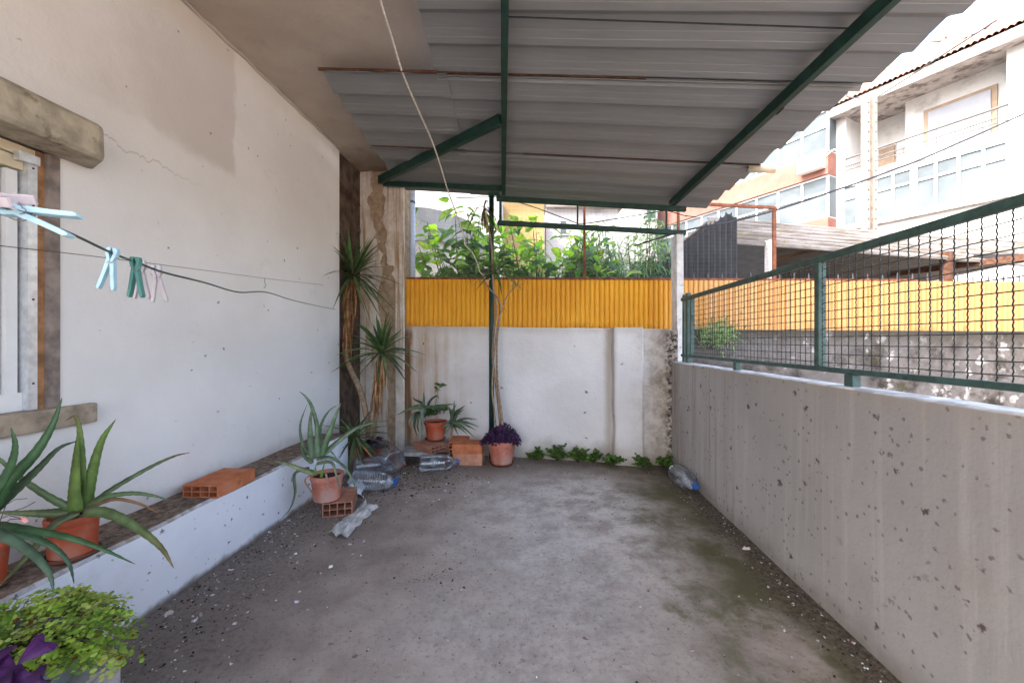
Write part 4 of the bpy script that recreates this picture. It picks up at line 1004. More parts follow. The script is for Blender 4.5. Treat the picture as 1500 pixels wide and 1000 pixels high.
fe = thing('potted_fern', ct, 'bushy lime green maidenhair fern in a blue grey tub on the wooden crate', 'plant')
m = MB(); rr_, rb_, h_ = .205, .16, .125
m.lathe([(rb_*.95, ct.z), (rb_, ct.z+.004), (rr_-.008, ct.z+h_-.012), (rr_+.004, ct.z+h_-.010), (rr_+.005, ct.z+h_), (rr_-.006, ct.z+h_), (rb_, ct.z+.03)], (ct.x, ct.y, 0), 48); m.build('tub', 'tub', fe, smooth=True)
m = MB(); m.lathe([(rr_-.02, ct.z+h_-.03), (.09, ct.z+h_-.015), (.002, ct.z+h_-.01)], (ct.x, ct.y, 0), 24); m.build('soil', 'soil', fe)
m = MB(); ms = MB(); rr = random.Random(31); LIME = [(.34, .48, .075), (.42, .54, .11), (.28, .42, .065), (.21, .35, .06), (.46, .53, .16), (.15, .28, .06)]
for k in range(230):
    a = rr.random()*6.283; rad = math.sqrt(rr.random()); b = ct+V((rad*.15*math.cos(a), rad*.15*math.sin(a), h_-.02))
    L = rr.uniform(.12, .215); e = lerp(1.35, .15, rad)+rr.uniform(-.25, .2)
    if rr.random() < .12: e -= .5
    d = V((math.cos(a)*math.cos(e), math.sin(a)*math.cos(e), math.sin(e))); tip = b+d*L*(.8)+V((0, 0, -.10*L)); mid = b+d*L*.5+V((0, 0, .02))
    if math.cos(a) > .2 and rr.random() < .5: tip += V((.015, .02, -.01))
    tip.z = min(tip.z, .60)
    path = spline([b, mid, tip], 8); ms.tube(path, .0010, 3, col=(.5, .3, .3), cap=False)
    bc = rr.choice(LIME); 
    for j in range(3, 9):
        p = path[j]; T = (path[j]-path[j-1]).normalized(); sd = T.cross(V((0, 0, 1)))
        if sd.length < .05: sd = V((1, 0, 0))
        sd.normalize()
        for side in (-1, 1):
            bl = rr.uniform(.015, .038)*(1-.35*(j-3)/6)
            nsub = 3
            for q in range(1, nsub+1):
                pp = p+(sd*side*.9+T*.45)*bl*q/nsub+V((0, 0, rr.uniform(-.008, .006)))
                s = rr.uniform(.0052, .0082); dirv = (sd*side*rr.uniform(.4, 1)+T*rr.uniform(.2, 1)+V((0, 0, rr.uniform(-.6, .2)))).normalized(); nrm = V((rr.uniform(-.4, .4)+.1, rr.uniform(-.7, .1), 1)).normalized(); s2 = dirv.cross(nrm).normalized()
                col = jit(bc, .18, rr)
                if rr.random() < .02: col = (.20, .07, .02)
                ids = [m.vert(pp, col)]
                for ang, rl in ((-1.0, .8), (-.62, 1.05), (-.25, 1.0), (.0, 1.16), (.25, 1.0), (.62, 1.05), (1.0, .8)):
                    ids.append(m.vert(pp+(dirv*math.cos(ang)+s2*math.sin(ang))*s*1.5*rl+nrm*s*.18*abs(ang), col))
                m.f.append(ids)
m.build('fronds', 'thinleaf', fe); ms.build('stalks', 'twig', fe)
ox = thing('purple_clover', P(24, 1010, .98), 'dark purple clover with large triangular leaves in front of the fern, bottom left corner', 'plant')
m = MB(); rr = random.Random(5)
def bigclover(c, s, rot, nrm, col):
    nrm = V(nrm).normalized(); u = nrm.cross(V((0, 1, 0))).normalized(); w = nrm.cross(u); c = V(c)
    for j in range(3):
        b = rot+j*2.094; d = u*math.cos(b)+w*math.sin(b); sd = nrm.cross(d); dr = -nrm*s*.22; n = 6; rows = []
        for i in range(n+1):
            t = i/n; hw = s*.62*t**.9*(1 if t < .85 else 1-.25*(t-.85)/.15)
            p = c+d*s*t*(.92)+dr*t*t
            notch = d*s*.10*(1 if i == n else 0)
            cc = tuple(lerp(col[q]*1.7, col[q], min(1, abs(t-.45)*2.2)) for q in range(3))
            rows.append([m.vert(p+sd*hw+dr*.35*t, col), m.vert(p+sd*hw*.5-dr*.12*t, cc), m.vert(p-notch-dr*.35*t, tuple(x*.8 for x in cc)), m.vert(p-sd*hw*.5-dr*.12*t, cc), m.vert(p-sd*hw+dr*.35*t, col)])
        for a_, b_ in zip(rows, rows[1:]):
            for q in range(4): m.f.append([a_[q], a_[q+1], b_[q+1], b_[q]])
PC = (.060, .014, .085)
bigclover(P(24, 974, .93), .062, .25, (.15, -.75, .65), PC)
bigclover(P(-25, 988, .90), .060, 1.0, (.1, -.6, .8), (.05, .014, .07))
bigclover(P(14, 1020, .88), .06, 2.0, (.2, -.7, .6), (.045, .014, .06))
base = P(20, 1090, .98)
for p_ in (P(24, 974, .93), P(-25, 985, .90), P(14, 1020, .88)): m.tube([V((ct.x+.08, ct.y-.06, ct.z+.11)), p_.lerp(base, .35), p_], .0016, 5, col=(.25, .12, .16))
m.build('leaves', 'leaf', ox)
# ------------------------------------------------------------------ bottles
def bottle(loc, rz, label, s=1.0, tilt=0.0, roll=0.0, cap=True, loop=True, dent=0.0, seed=0):
    t = thing('water_bottle', loc, label, 'bottle', 'empty plastic water bottles'); t.rotation_euler = (roll, tilt, rz)
    WP[t] = V((0, 0, 0)); m = MB(); r = .083*s; prof = [(.004, .012), (r*.55, .006), (r*.85, .0), (r*.97, .012)]
    z = .03
    while z < .235: prof += [(r, z), (r*1.0, z+.008), (r*.955, z+.013), (r*1.0, z+.018)]; z += .022
    prof += [(r, .245), (r*.95, .265), (r*.78, .295), (r*.5, .322), (r*.3, .337), (.024*s, .345), (.022*s, .352)]
    prof = [(a, b*s) for a, b in prof]; m.lathe(prof, (0, 0, 0), 36)
    rot = Matrix.Rotation(math.pi/2, 4, 'Y')
    def fin(mm): mm.v = [rot @ p for p in mm.v]; return mm
    for k, p in enumerate(m.v):
        if dent: 
            q = dent*max(0, mnoise.noise(V((p.x*9+seed, p.y*9, p.z*7)))); f = 1-q; m.v[k] = V((p.x*f, p.y*f, p.z))
    fin(m).build('body', 'pet', t, smooth=True, local=True)
    if cap:
        m = MB(); m.lathe([(.0245*s, .352*s), (.0265*s, .353*s), (.0265*s, .374*s), (.022*s, .376*s), (.002, .376*s)], (0, 0, 0), 24); fin(m).build('cap', 'petblue', t, smooth=True, local=True)
    if loop:
        m = MB(); pts = [V((.028*s*math.cos(a), .045*s*math.sin(a)+.03*s, .375*s+.030*s*math.sin(a))) for a in [k*2*math.pi/18 for k in range(19)]]
        m.tube(pts, .0028, 6); fin(m).build('carry_handle', 'petblue', t, smooth=True, local=True)
    return t
bottle((-1.335, 3.36, .084), -.10, 'clear bottle with blue cap lying nearest the middle aloe pot, pointing right', 1.0, .02, 2.0, dent=.10, seed=1)
bottle((-1.47, 3.68, .084), .45, 'ribbed brownish bottle lying behind the front bottle and before the orange corner pot', 1.0, 0, 1.0, False, False, .12, 2)
bottle((-1.09, 3.70, .125), 2.25, 'largest dented bottle in the far corner, its wide base facing the patio', 1.42, -.1, .4, False, False, .16, 3)
bottle((-.885, 3.80, .084), .22, 'crumpled bottle with its blue cap against the two brick stack', 1.0, .02, 2.5, True, False, .12, 4)
bottle((1.468, 3.58, .080), -1.50, 'dusty bottle lying alone at the foot of the parapet wall', .95, .02, 2.2, dent=.08, seed=5)
# crumpled sheets
def crumple(name, mat, corners, nu, nv, amp, label, cat, seed, zoff=.0):
    m = MB(); rows = []
    for j in range(nv+1):
        row = []
        for i in range(nu+1):
            u, v = i/nu, j/nv; a = V(corners[0]).lerp(V(corners[1]), u); b = V(corners[3]).lerp(V(corners[2]), u); p = a.lerp(b, v)
            k = V((p.x*9, p.y*9, seed)); r1 = abs(mnoise.noise(k))*1.6; r2 = abs(mnoise.noise(k*2.7)); 
            p.z += .006+amp*(r1*.6+r2*.6)*min(1, 6*min(u+.03, 1-u+.03))+zoff
            p += V((mnoise.noise(k*1.8+V((7, 0, 0))), mnoise.noise(k*1.8+V((0, 7, 0))), 0))*.03
            row.append(m.vert(p))
        rows.append(row)
    for a, b in zip(rows, rows[1:]):
        for i in range(nu): m.f.append([a[i], a[i+1], b[i+1], b[i]])
    o = m.build(name, mat, label=label, cat=cat); s = o.modifiers.new('thickness', 'SOLIDIFY'); s.thickness = .0012; return o
def fl(px, py): Y = H*F/(py-500); return ((px-750)/F*Y, Y, 0)
crumple('torn_sheet', 'sheetplastic', [fl(480, 782), fl(505, 791), fl(552, 744), fl(532, 737)], 34, 12, .055, 'torn crumpled grey sheet lying on the concrete in front of the bottles', 'sheet', 3)
crumple('plastic_scrap', 'paper', [fl(507, 722), fl(530, 731), fl(534, 712), fl(512, 704)], 12, 10, .10, 'crumpled white plastic scrap between the terracotta pot and the front bottle', 'scrap', 8)
# ------------------------------------------------------------------ clotheslines and pegs
cl = spline([P(-75, 262, .36), P(0, 302, .46), P(60, 325, .545), P(110, 345, .62), P(165, 371, .72), P(205, 386, .765), P(240, 399, .83), P(300, 414, 1.02), P(350, 428, 1.3), P(390, 428, 1.6), P(430, 440, 2.1), P(470, 449, 3.0), P(492, 453, 4.05)], 90)
m = MB(); m.tube(cl, .0022, 8); m.build('clothesline', 'line', smooth=True, label='thick dark green clothesline holding the pegs across the left of the patio', cat='clothesline')
w = spline([P(-40, 357, 1.02), P(0, 360, 1.1), P(150, 377, 1.5), P(300, 396, 2.1), P(400, 409, 2.9), P(490, 419, 4.05)], 40)
m = MB(); m.tube(w, .0014, 6); p = w[31]; m.tube([p, p+V((0, 0, -.03)), p+V((.01, 0, -.05)), p+V((-.006, 0, -.07))], .0016, 5); m.build('washing_wire', 'thinwire', label='thin brown wire strung behind the green clothesline', cat='wire')
def peg(mat, label, o=None):
    t = thing('clothes_peg', (0, 0, 0), label, 'peg', 'clothes pegs')
    for s in (-1, 1):
        prof = [(.0004, .008), (.0022, .010), (.0075, .009), (.0088, .004), (.0078, -.004), (.0052, -.012), (.0068, -.020), (.0095, -.040), (.0135, -.062), (.0128, -.066), (.0096, -.067), (.0072, -.058), (.0036, -.038), (.0004, -.020), (.0004, -.012), (.0022, -.006), (.0032, -.001), (.0020, .004)]
        m = MB(); base = [V((s*x, -.0048, z)) for x, z in (prof if s > 0 else prof[::-1])]; m.prism(base, (0, .0096, 0)); bevel(m.build('jaw', mat, t, local=True), .0008, 2)
    m = MB(); pts = [V((.0034*math.cos(a), -.006+.012*k/40, -.019+.0034*math.sin(a))) for k in range(41) for a in (k*2*math.pi*4/40,)]
    m.tube(pts, .0006, 5); m.tube([(.0034, -.006, -.019), (.008, -.0054, -.012), (.0095, -.003, -.008), (.0095, .003, -.008)], .0006, 5); m.tube([(-.0034, .006, -.019), (-.008, .0054, -.012), (-.0095, .003, -.008), (-.0095, -.003, -.008)], .0006, 5)
    m.build('spring', 'spring', t, local=True)
    return t
def pegat(mat, p, rot, label): t = peg(mat, label); t.location = p; t.rotation_euler = rot; return t
pegat('peg_blue', P(165, 371, .72)+V((0, 0, 0)), (0, .14, .25), 'pale blue peg hanging upright on the clothesline, left of the green one')
pegat('peg_teal', P(199, 384, .755), (.05, .03, .1), 'dark green peg hanging on the clothesline between blue and grey pegs')
pegat('peg_mauve', P(206, 388, .785), (.0, -.03, .35), 'greyish pink peg half hidden behind the dark green one')
pegat('peg_mauve', P(229, 395, .83), (.05, -.08, .55), 'greyish pink peg at the right end of the row of hanging pegs')
def pegalong(mat, a, b, roll, label):          # jaws at a, handles towards b
    t = peg(mat, label); zax = (V(a)-V(b)).normalized(); yax = zax.cross(V((0, 0, 1)).cross(zax)).normalized(); 
    ya = V(roll).normalized(); ya = (ya-zax*ya.dot(zax)).normalized(); xa = ya.cross(zax)
    t.rotation_euler = Matrix((xa, ya, zax)).transposed().to_euler(); t.location = V(a)-zax*.0
    return t
pegalong('peg_blue', P(12, 305, .41), P(113, 332, .415), (.25, -1, .1), 'large pale blue peg lying along the clothesline in the left foreground')
pegalong('peg_mauve', P(-62, 286, .40), P(44, 296, .40), (.15, -.45, .9), 'greyish pink peg cut off by the left picture edge above the blue foreground peg')
# rope
rp = spline([P(553, -18, 2.10), P(560, 12, 2.2), P(575, 60, 2.45), P(590, 108, 2.7), P(612, 160, 3.0), P(632, 205, 3.35), P(645, 242, 3.7), P(655, 276, 3.95), P(668, 312, 4.02), P(680, 348, 4.06), P(681, 358, 4.08), P(692, 370, 4.1), P(700, 388, 4.12), P(703, 398, 4.13), P(710, 405, 4.15), P(712, 412, 4.18), P(718, 408, 4.22)], 70)
m = MB(); m.tube(rp, [lerp(.0075, .006, k/70) for k in range(71)], 8); m.build('hanging_rope', 'rope', smooth=True, label='pale rope hanging from the ceiling down to the green post', cat='rope')
# power cable on the right
m = MB(); m.tube(spline([P(930, 360, 3.7), P(1003, 338, 3.9), P(1100, 318, 4.5), P(1200, 287, 5.2), P(1350, 233, 6.4), P(1520, 158, 8)], 30), [lerp(.007, .019, k/30) for k in range(31)], 6); m.build('overhead_cable', 'blackcable', label='black cable rising to the right across the bright house fronts', cat='cable')
# ------------------------------------------------------------------ weeds
def weed(px, py, h, seed, label, wide=1.0):
    u = (px-750)/F; Yw = 4.317/(1+.2*u)-.06-(.04 if 890 < px < 945 else 0); b = V((u*Yw, Yw, .0)); rr = random.Random(seed)
    t = thing('weed', b, label, 'weed', 'weeds along the back wall'); m = MB(); ms = MB()
    for k in range(rr.randint(18, 24)):
        a = rr.random()*6.283; e = rr.uniform(.35, 1.4); L = h*rr.uniform(.55, 1.1); d = V((math.cos(a)*math.cos(e)*wide, -abs(math.sin(a)*math.cos(e))*.8, math.sin(e)))
        path = spline([b, b+d*L*.5+V((0, 0, .01)), b+d*L], 6); ms.tube(path, .0016, 4, col=(.5, .7, .3))
        for j in range(2, 7):
            for q in range(4):
                aa = rr.random()*6.28; dd = V((math.cos(aa), math.sin(aa)*.7-.2, rr.uniform(-.2, .7))).normalized(); l = rr.uniform(.018, .042)
                m.leaf([path[j], path[j]+dd*l*.5+V((0, 0, .006)), path[j]+dd*l], l*.62, (rr.uniform(-.4, .4), -.5, 1), n=4, c0=jit(rr.choice([(.09, .17, .035), (.14, .24, .05), (.06, .12, .03)]), .2, rr), prof='heart')
    m.build('leaves', 'leaf', t); ms.build('stems', 'twig', t)
for px, py, h, lab in ((785.6, 664, .12, 'small leafy weed nearest the tall terracotta pot, left end of the row'), (816.8, 664, .20, 'tallest weed of the row at the foot of the white wall'), (846.8, 666, .15, 'medium weed just right of the tallest one at the wall foot'), (869.6, 669, .125, 'low weed left of the white pilaster foot'), (898.4, 671, .12, 'weed at the left corner of the white pilaster foot'), (941.6, 669, .12, 'weed growing at the right corner of the pilaster foot'), (974, 671, .12, 'dark weed in the mouldy corner where the back wall meets the parapet')):
    weed(px, py, h, int(px), lab)
# ------------------------------------------------------------------ litter on the floor
lm = MB(); rr = random.Random(77)
def chip(x, y, z, s, col):
    n = rr.randint(3, 6); a0 = rr.random()*6.28; el = rr.uniform(.4, 1); rot = rr.random()*3.14; top = []; bot = []; tz = rr.uniform(.15, .5)*s
    tx, ty = rr.uniform(-.4, .4), rr.uniform(-.4, .4)
    for k in range(n):
        a = a0+k*6.283/n; r = s*rr.uniform(.6, 1.1); u, v = r*math.cos(a), r*math.sin(a)*el; X, Y_ = u*math.cos(rot)-v*math.sin(rot), u*math.sin(rot)+v*math.cos(rot)
        bot.append((x+X, y+Y_, z)); top.append((x+X*.8, y+Y_*.8, z+tz+X*tx+Y_*ty))
    i = [lm.vert(p, col) for p in bot]; j = [lm.vert(p, col) for p in top]; lm.f.append(j)
    for k in range(n): lm.f.append([i[k], i[(k+1) % n], j[(k+1) % n], j[k]])
DK = [(.05, .038, .03), (.09, .07, .055), (.03, .025, .02), (.14, .10, .07)]; LT = [(.55, .52, .48), (.40, .37, .34), (.70, .68, .66)]
def fz0(x, y): return .004*mnoise.noise(V((x*1.6, y*1.6, 0)))+.0025*mnoise.noise(V((x*6, y*6, 3)))-.001
def scatter(n, fn, s0, s1, light):
    for k in range(n):
        x, y = fn(); c = jit(rr.choice(LT if rr.random() < light else DK), .3, rr); s = rr.uniform(s0, s1)*rr.choice((.6, .8, 1, 1, 1.4)); chip(x, y, fz0(x, y), s, c)
def nearL(): Y = rr.uniform(1.1, 3.75); return LX(-1.79, Y)+.01+abs(rr.gauss(0, .28)), Y
def nearR(): Y = rr.uniform(1.1, 3.95); return LX(1.33, Y)-.01-abs(rr.gauss(0, .10)), Y
def nearB():
    X = rr.uniform(-1.5, 1.5); return X, min(WY(X)-.01, WY(X)-.02-abs(rr.gauss(0, .28)))
def corner(): return rr.gauss(-.95, .35), min(4.2, rr.gauss(3.7, .3))
def anyw(): Y = rr.uniform(1.2, 4.0); return rr.uniform(LX(-1.75, Y), LX(1.3, Y)), Y
scatter(2600, nearL, .003, .008, .22); scatter(900, nearR, .003, .008, .22); scatter(700, nearB, .003, .008, .15); scatter(1500, corner, .003, .010, .18); scatter(1800, anyw, .002, .006, .15)
scatter(150, corner, .010, .018, .12); scatter(60, nearL, .010, .016, .75); scatter(16, anyw, .008, .014, .8)
def cl1(): return rr.gauss(-.40, .12), rr.gauss(2.15, .10)
scatter(110, cl1, .003, .008, 0)
for k in range(600):
    Y = rr.uniform(1.2, 3.72); X = LX(-2.04, Y)+abs(rr.gauss(0, .05)) if rr.random() < .7 else LX(-1.93, Y)+rr.uniform(-.1, .1); chip(X, Y, .386, rr.uniform(.002, .006), jit(rr.choice(DK), .3, rr))
for k in range(260):
    x, y = rr.choice((corner, nearB, corner, corner))(); a = rr.random()*6.28; l = rr.uniform(.03, .11); z = fz0(x, y)+.003
    lm.tube([(x, y, z), (x+l*.5*math.cos(a), y+l*.5*math.sin(a), z+.006), (x+l*math.cos(a+.3), y+l*math.sin(a+.3), z)], .0014, 4, col=jit((.22, .14, .08), .3, rr))
lm.build('floor_litter', 'litter', base=(0, 0, 0), kind='stuff')
for px, py, s, lab in ((1092, 804, .028, 'flat pale stone chip near the foot of the parapet'), (793, 813, .018, 'small white pebble in the middle of the concrete floor')):
    lm = MB(); x, y, z = fl(px, py); chip(x, y, fz0(x, y), s, (.62, .58, .54)); lm.build('pebble', 'litter', label=lab, cat='pebble')
# ------------------------------------------------------------------ plants beyond the fence
def shrub(loc, label, stems, n, L, wl, cols, box, seed, prof='heart', droop=.2, mat='thinleaf', cat='shrub', grp='shrubs beyond the yellow fence'):
    t = thing('shrub', loc, label, cat, grp); rr = random.Random(seed); m = MB(); ms = MB(); b = V(loc)
    (x0, x1), (y0, y1), (z0, z1) = box
    tips = []
    for k in range(stems):
        e = V((rr.uniform(x0, x1), rr.uniform(y0, y1), rr.uniform(lerp(z0, z1, .1), z1))); mid = b.lerp(e, .55)+V((rr.uniform(-.12, .12), 0, .1*rr.random()))
        s = spline([b+V((rr.uniform(-.1, .1), 0, 0)), mid, e], 14); ms.tube(s, [lerp(.018, .004, i/14) for i in range(15)], 5); tips.append(s)
    for k in range(n):
        s = rr.choice(tips); i = rr.randint(4, 14); p = s[i]+V((rr.gauss(0, .07), rr.gauss(0, .07), rr.gauss(0, .05)))
        if p.z < z0-.2: continue
        a = rr.random()*6.283; e = rr.uniform(-.7, .5); d = V((math.cos(a)*math.cos(e), math.sin(a)*math.cos(e), math.sin(e))); l = L*rr.uniform(.55, 1.25)
        col = jit(rr.choice(cols), .25, rr)
        q = p+d*l*.25; ms.tube([s[i], p, q], .0015, 3, cap=False)
        m.leaf([q, q+d*l*.5+V((0, 0, .03*l)), q+d*l+V((0, 0, -droop*l))], l*wl*rr.uniform(.8, 1.2), (rr.uniform(-.6, .6), rr.uniform(-.9, .3), 1), n=6, c0=col, fold=.25, prof=prof)
    m.build('foliage', mat, t); ms.build('branches', 'twig', t)
BL = [(.15, .33, .04), (.24, .44, .055), (.09, .22, .035), (.32, .52, .08), (.06, .15, .035), (.14, .28, .06)]
shrub((-.45, 5.3, 0), 'broad leaved shrub reaching the drainpipe at the left end of the yellow fence', 26, 900, .21, .62, BL, ((-1.2, -.1), (4.95, 5.5), (1.85, 3.0)), 41)
shrub((.45, 5.35, 0), 'broad leaved shrub rising behind the green post, right of the first one', 30, 1500, .19, .62, BL, ((-.35, 1.2), (4.95, 5.7), (1.85, 2.75)), 42)
shrub((.55, 6.3, 0), 'taller back shrub with young upright shoots showing above the lower green rail', 9, 420, .17, .5, [(.16, .33, .06), (.22, .40, .10)], ((-.4, 1.6), (6.0, 6.5), (2.3, 3.45)), 45, prof='oval')
WL = [(.16, .32, .12), (.10, .24, .10), (.22, .40, .16), (.07, .17, .08)]
shrub((1.75, 5.9, 0), 'fine leaved pale green willowy bush next to the dark shed gable', 90, 9000, .17, .18, WL, ((.75, 2.35), (5.5, 6.3), (1.75, 2.95)), 43, prof='sword', droop=.6)
shrub((1.2, 5.1, 0), 'low yellow green broad leaves just over the fence rail beside the rusty post', 14, 260, .20, .66, [(.22, .42, .05), (.30, .46, .07), (.12, .28, .04)], ((.6, 1.7), (4.85, 5.2), (1.75, 2.15)), 44)
# feathery plant on the lichen wall
pb = P(1040, 512, 4.40)
t = thing('wall_plant', pb, 'feathery pale green plant sprouting from the lichen wall behind the wire fence', 'plant'); m = MB(); rr = random.Random(9)
for k in range(420):
    a = rr.random()*6.283; c = P(rr.gauss(1052, 13), rr.gauss(490, 9), 4.36-abs(rr.gauss(0, .09))); l = rr.uniform(.04, .10); d = V((math.cos(a), -.3, math.sin(a)+.3)).normalized()
    m.leaf([c, c+d*l*.5, c+d*l+V((0, 0, -.02))], .012, (0, -1, .4), n=4, c0=jit(rr.choice([(.22, .33, .13), (.15, .25, .09), (.30, .40, .20)]), .2, rr), prof='oval')
m.build('foliage', 'thinleaf', t); m = MB()
for k in range(8): m.tube([pb, P(rr.gauss(1045, 8), rr.gauss(498, 5), 4.33), P(rr.gauss(1052, 18), rr.gauss(488, 9), 4.28)], .002, 4)
m.build('stems', 'twig', t)
# drainpipe
u = (602-750)/F; m = MB(); Yp = 4.98; m.tube([(u*Yp, Yp, 0), (u*Yp, Yp, 3.6)], .052, 20)
dp = m.build('drainpipe', 'pvc', smooth=True, label='pale grey plastic drainpipe behind the mesh beside the corner pillar', cat='pipe')
m = MB(); m.tube([(u*Yp, Yp, 2.97), (u*Yp, Yp, 3.0)], .056, 20); m.build('clip', 'wirem', dp)
# ------------------------------------------------------------------ houses far left behind the mesh
hs = thing('outhouse', (-1.2, 7.2, 0), 'beige outhouse with a grey curved roof end behind the broad leaved shrub', 'building')
m = MB(); Yh = 7.0
cur = [(560, 303), (606, 303), (625, 304), (650, 309), (680, 320), (705, 338), (722, 360), (732, 385)]
lo = [(560, 356), (606, 352), (625, 352), (650, 354), (680, 358), (700, 366), (712, 378), (732, 386)]
m.prism([P(x, y, Yh) for x, y in cur]+[P(x, y, Yh) for x, y in lo[::-1]], (0, 1.5, 0)); m.build('curved_gable', 'greyrender', hs)
m = MB(); m.prism([P(x, y, Yh+.06) for x, y in lo]+[V((P(732, 385, Yh).x, Yh+.06, 0)), V((P(560, 385, Yh).x, Yh+.06, 0))], (0, 1.4, 0)); m.build('wall', 'beige', hs)
def house(name, label, px0, px1, ytop, Y, depth, mat, wins=(), roof=None, cat='building', off=0):
    t = thing(name, P((px0+px1)/2, 500, Y)*1, label, cat, None); a, b = P(px0, ytop, Y), P(px1, ytop, Y); m = MB(); m.box(a.x, b.x, Y, Y+depth, 0, a.z); m.build('wall', mat, t)
    for (x0, y0, x1, y1) in wins:
        p, q = P(x0, y1, Y), P(x1, y0, Y); m = MB(); m.box(p.x, q.x, Y-.06, Y+.02, p.z, q.z); f = m.build('window', 'bwhite', t)
        m = MB(); m.box(p.x+.08, q.x-.08, Y-.075, Y-.062, p.z+.08, q.z-.08); m.build('pane', 'bglass', f)
    if roof:
        rb, rt, rm = roof; m = MB(); z0 = a.z; m.prism([V((a.x-.2, Y-.3, z0)), V((b.x+.2, Y-.3, z0)), V((b.x+.2, Y-.3, z0+.12)), V(((a.x+b.x)/2*rb+(1-rb)*a.x, Y-.3, z0+rt)), V((a.x-.2, Y-.3, z0+.12))], (0, depth+.3, 0)); m.build('roof', rm, t)
    return t
house('white_house', 'plain white house wall seen through the mesh above the grey curved roof', 540, 735, 262, 12.5, 3, 'bwhite')
house('yellow_house', 'yellow house wall behind the green post and broad leaves', 726, 797, 283, 15, 4, 'yhouse', roof=(1, .25, 'bwhite'))
house('white_house', 'white house with a small window beyond the shrubs, right of the yellow house', 800, 905, 306, 18, 5, 'bwhite', wins=((818, 322, 832, 345),), roof=(1, .9, 'cement'))
house('white_house', 'white house with a reddish roof edge behind the willowy bush', 905, 962, 292, 21, 5, 'bwhite', wins=((944, 304, 962, 322),), roof=(1, .5, 'tiles'))
# ------------------------------------------------------------------ row of houses on the right
O = V((12.2, 15, 0)); da = V((-.515, 1, 0)).normalized(); nn = V((-1, -.515, 0)).normalized()
def W(s, t, z): return O+da*s+nn*t+V((0, 0, z))
def fb(mb, s0, s1, t0, t1, z0, z1):
    mb.hexa([W(s0, t0, z0), W(s0, t1, z0), W(s1, t1, z0), W(s1, t0, z0)], [W(s0, t0, z1), W(s0, t1, z1), W(s1, t1, z1), W(s1, t0, z1)])
def fpt(px, py, t=0.0):
    u = (px-750)/F; o = O+nn*t; s = (o.x-u*o.y)/(u*da.y-da.x); y = o.y+da.y*s; return s, H+(500-py)/F*y
wh = thing('apartment_house', W(-3, -2, 0), 'white apartment house with a recessed balcony and red tile roof at upper right', 'building')
s_end, s_far = -9.0, 0.0
ze, zb, zf = 9.55, 7.32, 7.30
m = MB()
fb(m, s_end, s_far, -6, 0, 0, 7.28)                       # body up to the balcony floor
fb(m, s_end, -4.12, -6, 0, 7.28, ze); fb(m, -.32, s_far, -6, 0, 7.28, ze)
fb(m, -4.12, -.32, -6, -1.5, 7.28, ze)
fb(m, -4.12, -1.72, -1.499, -.75, 7.28, ze)
m.build('wall', 'bwhite', wh)
m = MB(); fb(m, s_end, s_far+.1, -6.2, .45, ze, ze+.32); m.build('eave', 'beave', wh)
m = MB(); n = 70
rows = []
for k in range(n*4+1):
    s = lerp(s_far+.2, s_end-.2, k/(n*4)); b = .06*abs(math.sin(k*math.pi/4))
    rows.append([m.vert(W(s, .52, ze+.34+b)), m.vert(W(s, -3.2, ze+2.9+b)), m.vert(W(s, -6.5, ze+.34+b))])
for a, b in zip(rows, rows[1:]):
    for q in range(2): m.f.append([a[q], a[q+1], b[q+1], b[q]])
rf = m.build('roof', 'tiles', wh)
m = MB(); fb(m, s_far, s_far-.02, -6.2, .4, ze+.325, ze+.34); 
m.prism([W(s_far+.1, .45, ze+.325), W(s_far+.1, -3.2, ze+2.85), W(s_far+.1, -6.2, ze+.325)], da*.02); m.build('roof_gable', 'bwhite', wh)
s, z = fpt(1331, 98, -2.2); m = MB(); fb(m, s-.25, s+.25, -2.6, -2.1, ze+1.2, z); fb(m, s-.3, s+.3, -2.65, -2.05, z+.002, z+.1); m.build('chimney', 'terra_dull', rf)
m = MB(); fb(m, -4.0, -3.2, -.85, -.8, 0, 0); m = MB()
a, b = fpt(1412, 75, -.9)[0], fpt(1448, 60, -.9)[0]
m.prism([W(a, -.75, ze+1.28), W(b, -.75, ze+1.28), W(b, -1.25, ze+1.63), W(a, -1.25, ze+1.63)], (0, 0, .05)); m.build('skylight', 'darkglass', rf)
def windows(parent, s0, s1, z0, z1, nc, zt, t=0.0, nr=2, nm='window', fw=.07):
    m = MB(); fb(m, s0, s0-fw, t+.001, t+.06, z0, z1); fb(m, s1+fw, s1, t+.001, t+.06, z0, z1)
    fb(m, s0-fw, s1+fw, t+.001, t+.06, z0, z0+fw); fb(m, s0-fw, s1+fw, t+.001, t+.06, z1-fw, z1); fb(m, s0-fw, s1+fw, t+.001, t+.055, zt-fw/2, zt+fw/2)
    for k in range(1, nc):
        s = lerp(s0, s1, k/nc); fb(m, s+fw/2, s-fw/2, t+.001, t+.058, z0+fw, zt-fw/2); fb(m, s+fw/2, s-fw/2, t+.001, t+.058, zt+fw/2, z1-fw)
    f = m.build(nm, 'bwhite', parent)
    m = MB(); fb(m, s0-fw*.5, s1+fw*.5, t+.0005, t+.02, z0+fw*.5, z1-fw*.5); m.build('pane', 'bglass', f)
    return f
z0 = 5.46; z1 = 6.98; zt = 6.48
sA = fpt(1281, 300)[0]; sB = fpt(1480, 250)[0]
windows(wh, sA, lerp(sA, sB, .335), z0, z1, 2, zt); windows(wh, lerp(sA, sB, .345), sB, z0, z1, 4, zt)
windows(wh, fpt(1235, 300)[0], fpt(1258, 300)[0], z0, z1, 1, zt)
m = MB(); fb(m, fpt(1230, 300)[0], sB-.3, .001, .14, z0-.14, z0-.005); m.build('window_ledge', 'beave', wh)
